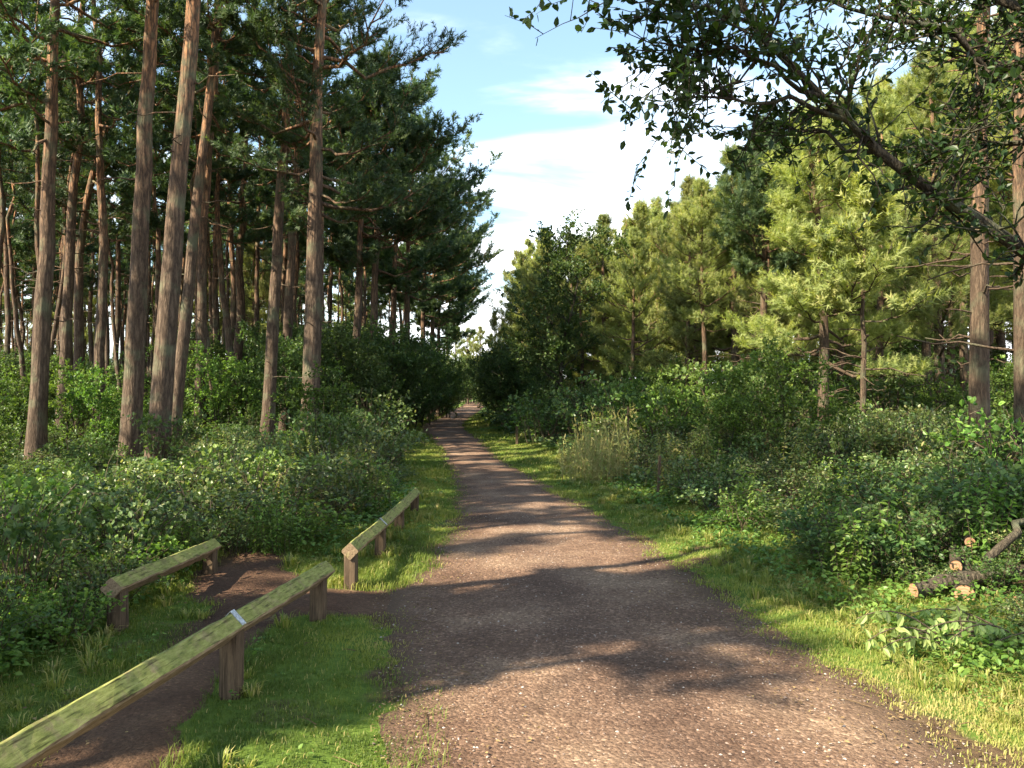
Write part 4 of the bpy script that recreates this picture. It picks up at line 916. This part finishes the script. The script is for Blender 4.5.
# ------------------------------------------------------------------ logs, stakes
def log(x,y,z,x1,y1,z1,r,label,seed,bendz=0,r1=None):
    g=rs(seed); A=np.array([0,0,0.]); Bv=np.array([x1-x,y1-y,z1-z]); s=np.linspace(0,1,14); P=Bv*s[:,None]+g.normal(size=(14,3))*.006; P[:,2]+=bendz*np.sin(s*np.pi); P[0]=A
    a=Acc(); rad=np.linspace(r,r1 or r*.8,14)*(1+.04*g.normal(size=14)); tube(a,P,rad,14,.5,.05,g,cap=True)
    for _ in range(2):
        k=4+g.randint(7); d=nrm(g.normal(size=3)+[0,0,1]); tube(a,[P[k],P[k]+d*(r*2.2)],[r*.28,r*.2],6,cap=True)
    t=thing('cut_log',label,'log',(x,y,z)); link('bark',a.mesh('bark',M['log_bark']),t)
    c=Acc(); dv=nrm(P[0]-P[1]); c_=P[0]+dv*.004; tube(c,[c_-dv*.012,c_],[rad[0]*.97,rad[0]*.97],18,cap=True,rough=.02,g=g)
    o=link('sawn_end',c.mesh('sawn_end',M['cut'],False),t)
log(3.39,6.05,.125,3.95,7.05,.20,.076,'thick cut log with round pale sawn end facing the path, largest of the pile',1)
log(3.06,6.15,.13,4.2,6.45,.22,.062,'cut log lying crossways, its sawn end nearest the verge',2,bendz=.03)
log(3.55,6.45,.255,4.05,7.4,.30,.048,'smaller cut log resting above the thick one, small sawn end showing',3)
log(3.89,6.85,.375,4.4,7.9,.42,.045,'cut branch near the top of the pile with a pale sawn end',4)
log(3.72,5.95,.10,5.2,6.1,.16,.04,'thin grey branch lying flat beside the thick log',5,bendz=.04,r1=.03)
g=rs(6)
a=Acc(); P,r=limb(g,(3.75,6.4,.30),(4.9,6.9,.56),.036,.018,wob=.03,sag=.12); tube(a,P,r,9,.5,.06,g,cap=True)
for k in (5,6): tube(a,[P[k],P[k]+nrm(g.normal(size=3)+[0,0,1])*.3,P[k]+nrm(g.normal(size=3)+[.5,0,1])*.55],[.018,.01,.004],5)
t=thing('fallen_branch','crooked fallen branch arching over the log pile','branch'); link('limb',a.mesh('limb',M['log_bark']),t)
def stake(px,d,h,w,label,lean=0):
    x=xat(px,d); g=rs(int(px)); a=Acc(); box(a,0,0,-.2,h,w,g); t=thing('wooden_stake',label,'stake',(x,d,tz(x,d))); o=link('post',a.mesh('stake',M['post'],False),t,(0,0,0),(0,lean,0))
stake(517,27,.62,.09,'small weathered stake standing in the verge grass beside the far path')
stake(657,12.5,.72,.045,'thin dark stake leaning in the scrub',.06)
stake(628,17.5,1.25,.035,'tall thin bleached stake among dry stems')

# ------------------------------------------------------------------ trees out of view behind and beside the viewer (they shade the foreground)
k=0
dm=pine_meshes(190,H=9.5,r0=.12,cb=2.6,L=1.4,nb=34,subs=8,shoots=12,mat_n=NL,mat_b=BY,conical=True,tmpl=NTW,sides=8,tsc=1.1)
dn=pine(-5.0,2.75,'dense young pine beside the viewer whose shadow crosses the near path','dense pines beside the viewer',0,1,meshes=dm,name='young_pine')
for (x_,y_,s_) in [(-6.9,1.6,1.05),(-8.8,.5,1.15)]: dup(dn,(x_,y_,tz(x_,y_)),x_,'dense young pine beside the viewer whose shadow crosses the near path','dense pines beside the viewer',s_)
dup(protos[0],(-6.8,-2.6,tz(-6.8,-2.6)),2.0,'young pine beside the viewer whose shadow crosses the near path','pines beside and behind the viewer',(.6,.6,.85))
for q,(x,y) in enumerate([(-7.2,4.0),(-8.0,5.9),(-8.6,7.6),(-9.6,9.3),(-6.6,3.2),(-11.4,3.4),(-12.6,5.6),(-10.4,8.0),(-13.4,8.8),(-7.6,-.6)]):
    dup(tp[q%3],(x,y,tz(x,y)),q*2.1,'thin pine beside the viewer whose trunk shadow stripes the path','thin pines beside the viewer',1)
g=rs(15)
for (x,y) in [(-9.5,3.8),(-15.5,-.5),(-11.5,7.2),(-13.8,10.3),(-20.5,7),(-16.5,13.5),(-8.9,6.4),(-10.2,9.0),(-11.8,11.6)]:
    dup(shade_src[k%6],(x,y,tz(x,y)),g.rand()*6,'tall pine beside the viewer whose trunk and crown shade the path','tall pines beside and behind the viewer',.85+.2*g.rand()); k+=1

# ------------------------------------------------------------------ light, sky, camera
EL,AZ = 41.0, 32.0          # light travels to +X, turned AZ towards +Y
sd=bpy.data.lights.new('sun','SUN'); sd.energy=5.0; sd.angle=R(.5); sd.color=(1,.89,.68)
so=bpy.data.objects.new('sun',sd); COL.objects.link(so)
dirv=Vector((math.cos(R(AZ))*math.cos(R(EL)),math.sin(R(AZ))*math.cos(R(EL)),-math.sin(R(EL))))
so.rotation_euler=dirv.to_track_quat('-Z','Y').to_euler()
w=bpy.data.worlds.new('World'); bpy.context.scene.world=w; w.use_nodes=True; nt=w.node_tree; nt.nodes.clear(); L=nt.links
nd=lambda t,**k:_nd(nt,t,**k)
sky=nd('ShaderNodeTexSky', sky_type='NISHITA'); sky.sun_disc=False; sky.sun_elevation=R(EL)
sx_,sy_=-dirv.x,-dirv.y; sky.sun_rotation=math.atan2(sx_,sy_); sky.air_density=1.0; sky.dust_density=1.0; sky.ozone_density=.6
tc=nd('ShaderNodeTexCoord'); sp_=nd('ShaderNodeSeparateXYZ'); L.new(tc.outputs['Generated'],sp_.inputs[0])
zc=nd('ShaderNodeMath', operation='MAXIMUM'); zc.inputs[1].default_value=.03; L.new(sp_.outputs['Z'],zc.inputs[0])
zc2=nd('ShaderNodeMath', operation='ADD'); zc2.inputs[1].default_value=.12; L.new(zc.outputs[0],zc2.inputs[0])
dx=nd('ShaderNodeMath', operation='DIVIDE'); L.new(sp_.outputs['X'],dx.inputs[0]); L.new(zc2.outputs[0],dx.inputs[1])
dy=nd('ShaderNodeMath', operation='DIVIDE'); L.new(sp_.outputs['Y'],dy.inputs[0]); L.new(zc2.outputs[0],dy.inputs[1])
cb_=nd('ShaderNodeCombineXYZ'); L.new(dx.outputs[0],cb_.inputs[0]); L.new(dy.outputs[0],cb_.inputs[1])
mp=nd('ShaderNodeMapping'); mp.inputs['Rotation'].default_value=(0,0,R(-62)); mp.inputs['Scale'].default_value=(.7,1.5,1); mp.inputs['Location'].default_value=(1.3,.4,0); L.new(cb_.outputs[0],mp.inputs[0])
cn=nd('ShaderNodeTexNoise'); cn.inputs['Scale'].default_value=1.1; cn.inputs['Detail'].default_value=9; cn.inputs['Roughness'].default_value=.55; cn.inputs['Distortion'].default_value=.4; L.new(mp.outputs[0],cn.inputs[0])
# more cloud low down and towards +X
zl=nd('ShaderNodeMapRange'); zl.inputs[1].default_value=.05; zl.inputs[2].default_value=.50; zl.inputs[3].default_value=.30; zl.inputs[4].default_value=-.10; L.new(sp_.outputs['Z'],zl.inputs[0])
xl_=nd('ShaderNodeMapRange'); xl_.inputs[1].default_value=-.15; xl_.inputs[2].default_value=.35; xl_.inputs[3].default_value=-.04; xl_.inputs[4].default_value=.10; L.new(sp_.outputs['X'],xl_.inputs[0])
s1=nd('ShaderNodeMath', operation='ADD'); L.new(cn.outputs['Fac'],s1.inputs[0]); L.new(zl.outputs[0],s1.inputs[1])
s2=nd('ShaderNodeMath', operation='ADD'); L.new(s1.outputs[0],s2.inputs[0]); L.new(xl_.outputs[0],s2.inputs[1])
cm=nd('ShaderNodeMapRange', interpolation_type='SMOOTHSTEP'); cm.inputs[1].default_value=.50; cm.inputs[2].default_value=.84; cm.inputs[3].default_value=.05; L.new(s2.outputs[0],cm.inputs[0])
mxs=nd('ShaderNodeMixRGB'); mxs.inputs[2].default_value=(10.5,10.6,10.8,1); st_=nd('ShaderNodeMixRGB', blend_type='MULTIPLY'); st_.inputs[0].default_value=1; st_.inputs[2].default_value=(.92,1.1,1.08,1); L.new(sky.outputs[0],st_.inputs[1]); L.new(cm.outputs[0],mxs.inputs[0]); L.new(st_.outputs[0],mxs.inputs[1])
bg=nd('ShaderNodeBackground'); bg.inputs[1].default_value=.085; L.new(mxs.outputs[0],bg.inputs[0])
wo=nd('ShaderNodeOutputWorld'); L.new(bg.outputs[0],wo.inputs[0])

cam=bpy.data.cameras.new('camera'); co=bpy.data.objects.new('camera',cam); COL.objects.link(co)
cam.sensor_width=36; cam.lens=36*F/1024; cam.clip_end=2000; cam.clip_start=.05
co.location=(0,0,CAMZ); co.rotation_euler=(R(90)+math.atan((HOR-384)/F),0,0)
sc=bpy.context.scene; sc.camera=co
sc.view_settings.view_transform='Standard'; sc.view_settings.look='None'; sc.view_settings.gamma=1; sc.view_settings.exposure=1.9; sc.view_settings.use_curve_mapping=False
sc.cycles.max_bounces=6; sc.cycles.diffuse_bounces=3; sc.cycles.glossy_bounces=2; sc.cycles.transmission_bounces=3; sc.cycles.transparent_max_bounces=4
sc.cycles.use_denoising=True; sc.cycles.sample_clamp_indirect=4; sc.cycles.caustics_reflective=False; sc.cycles.caustics_refractive=False
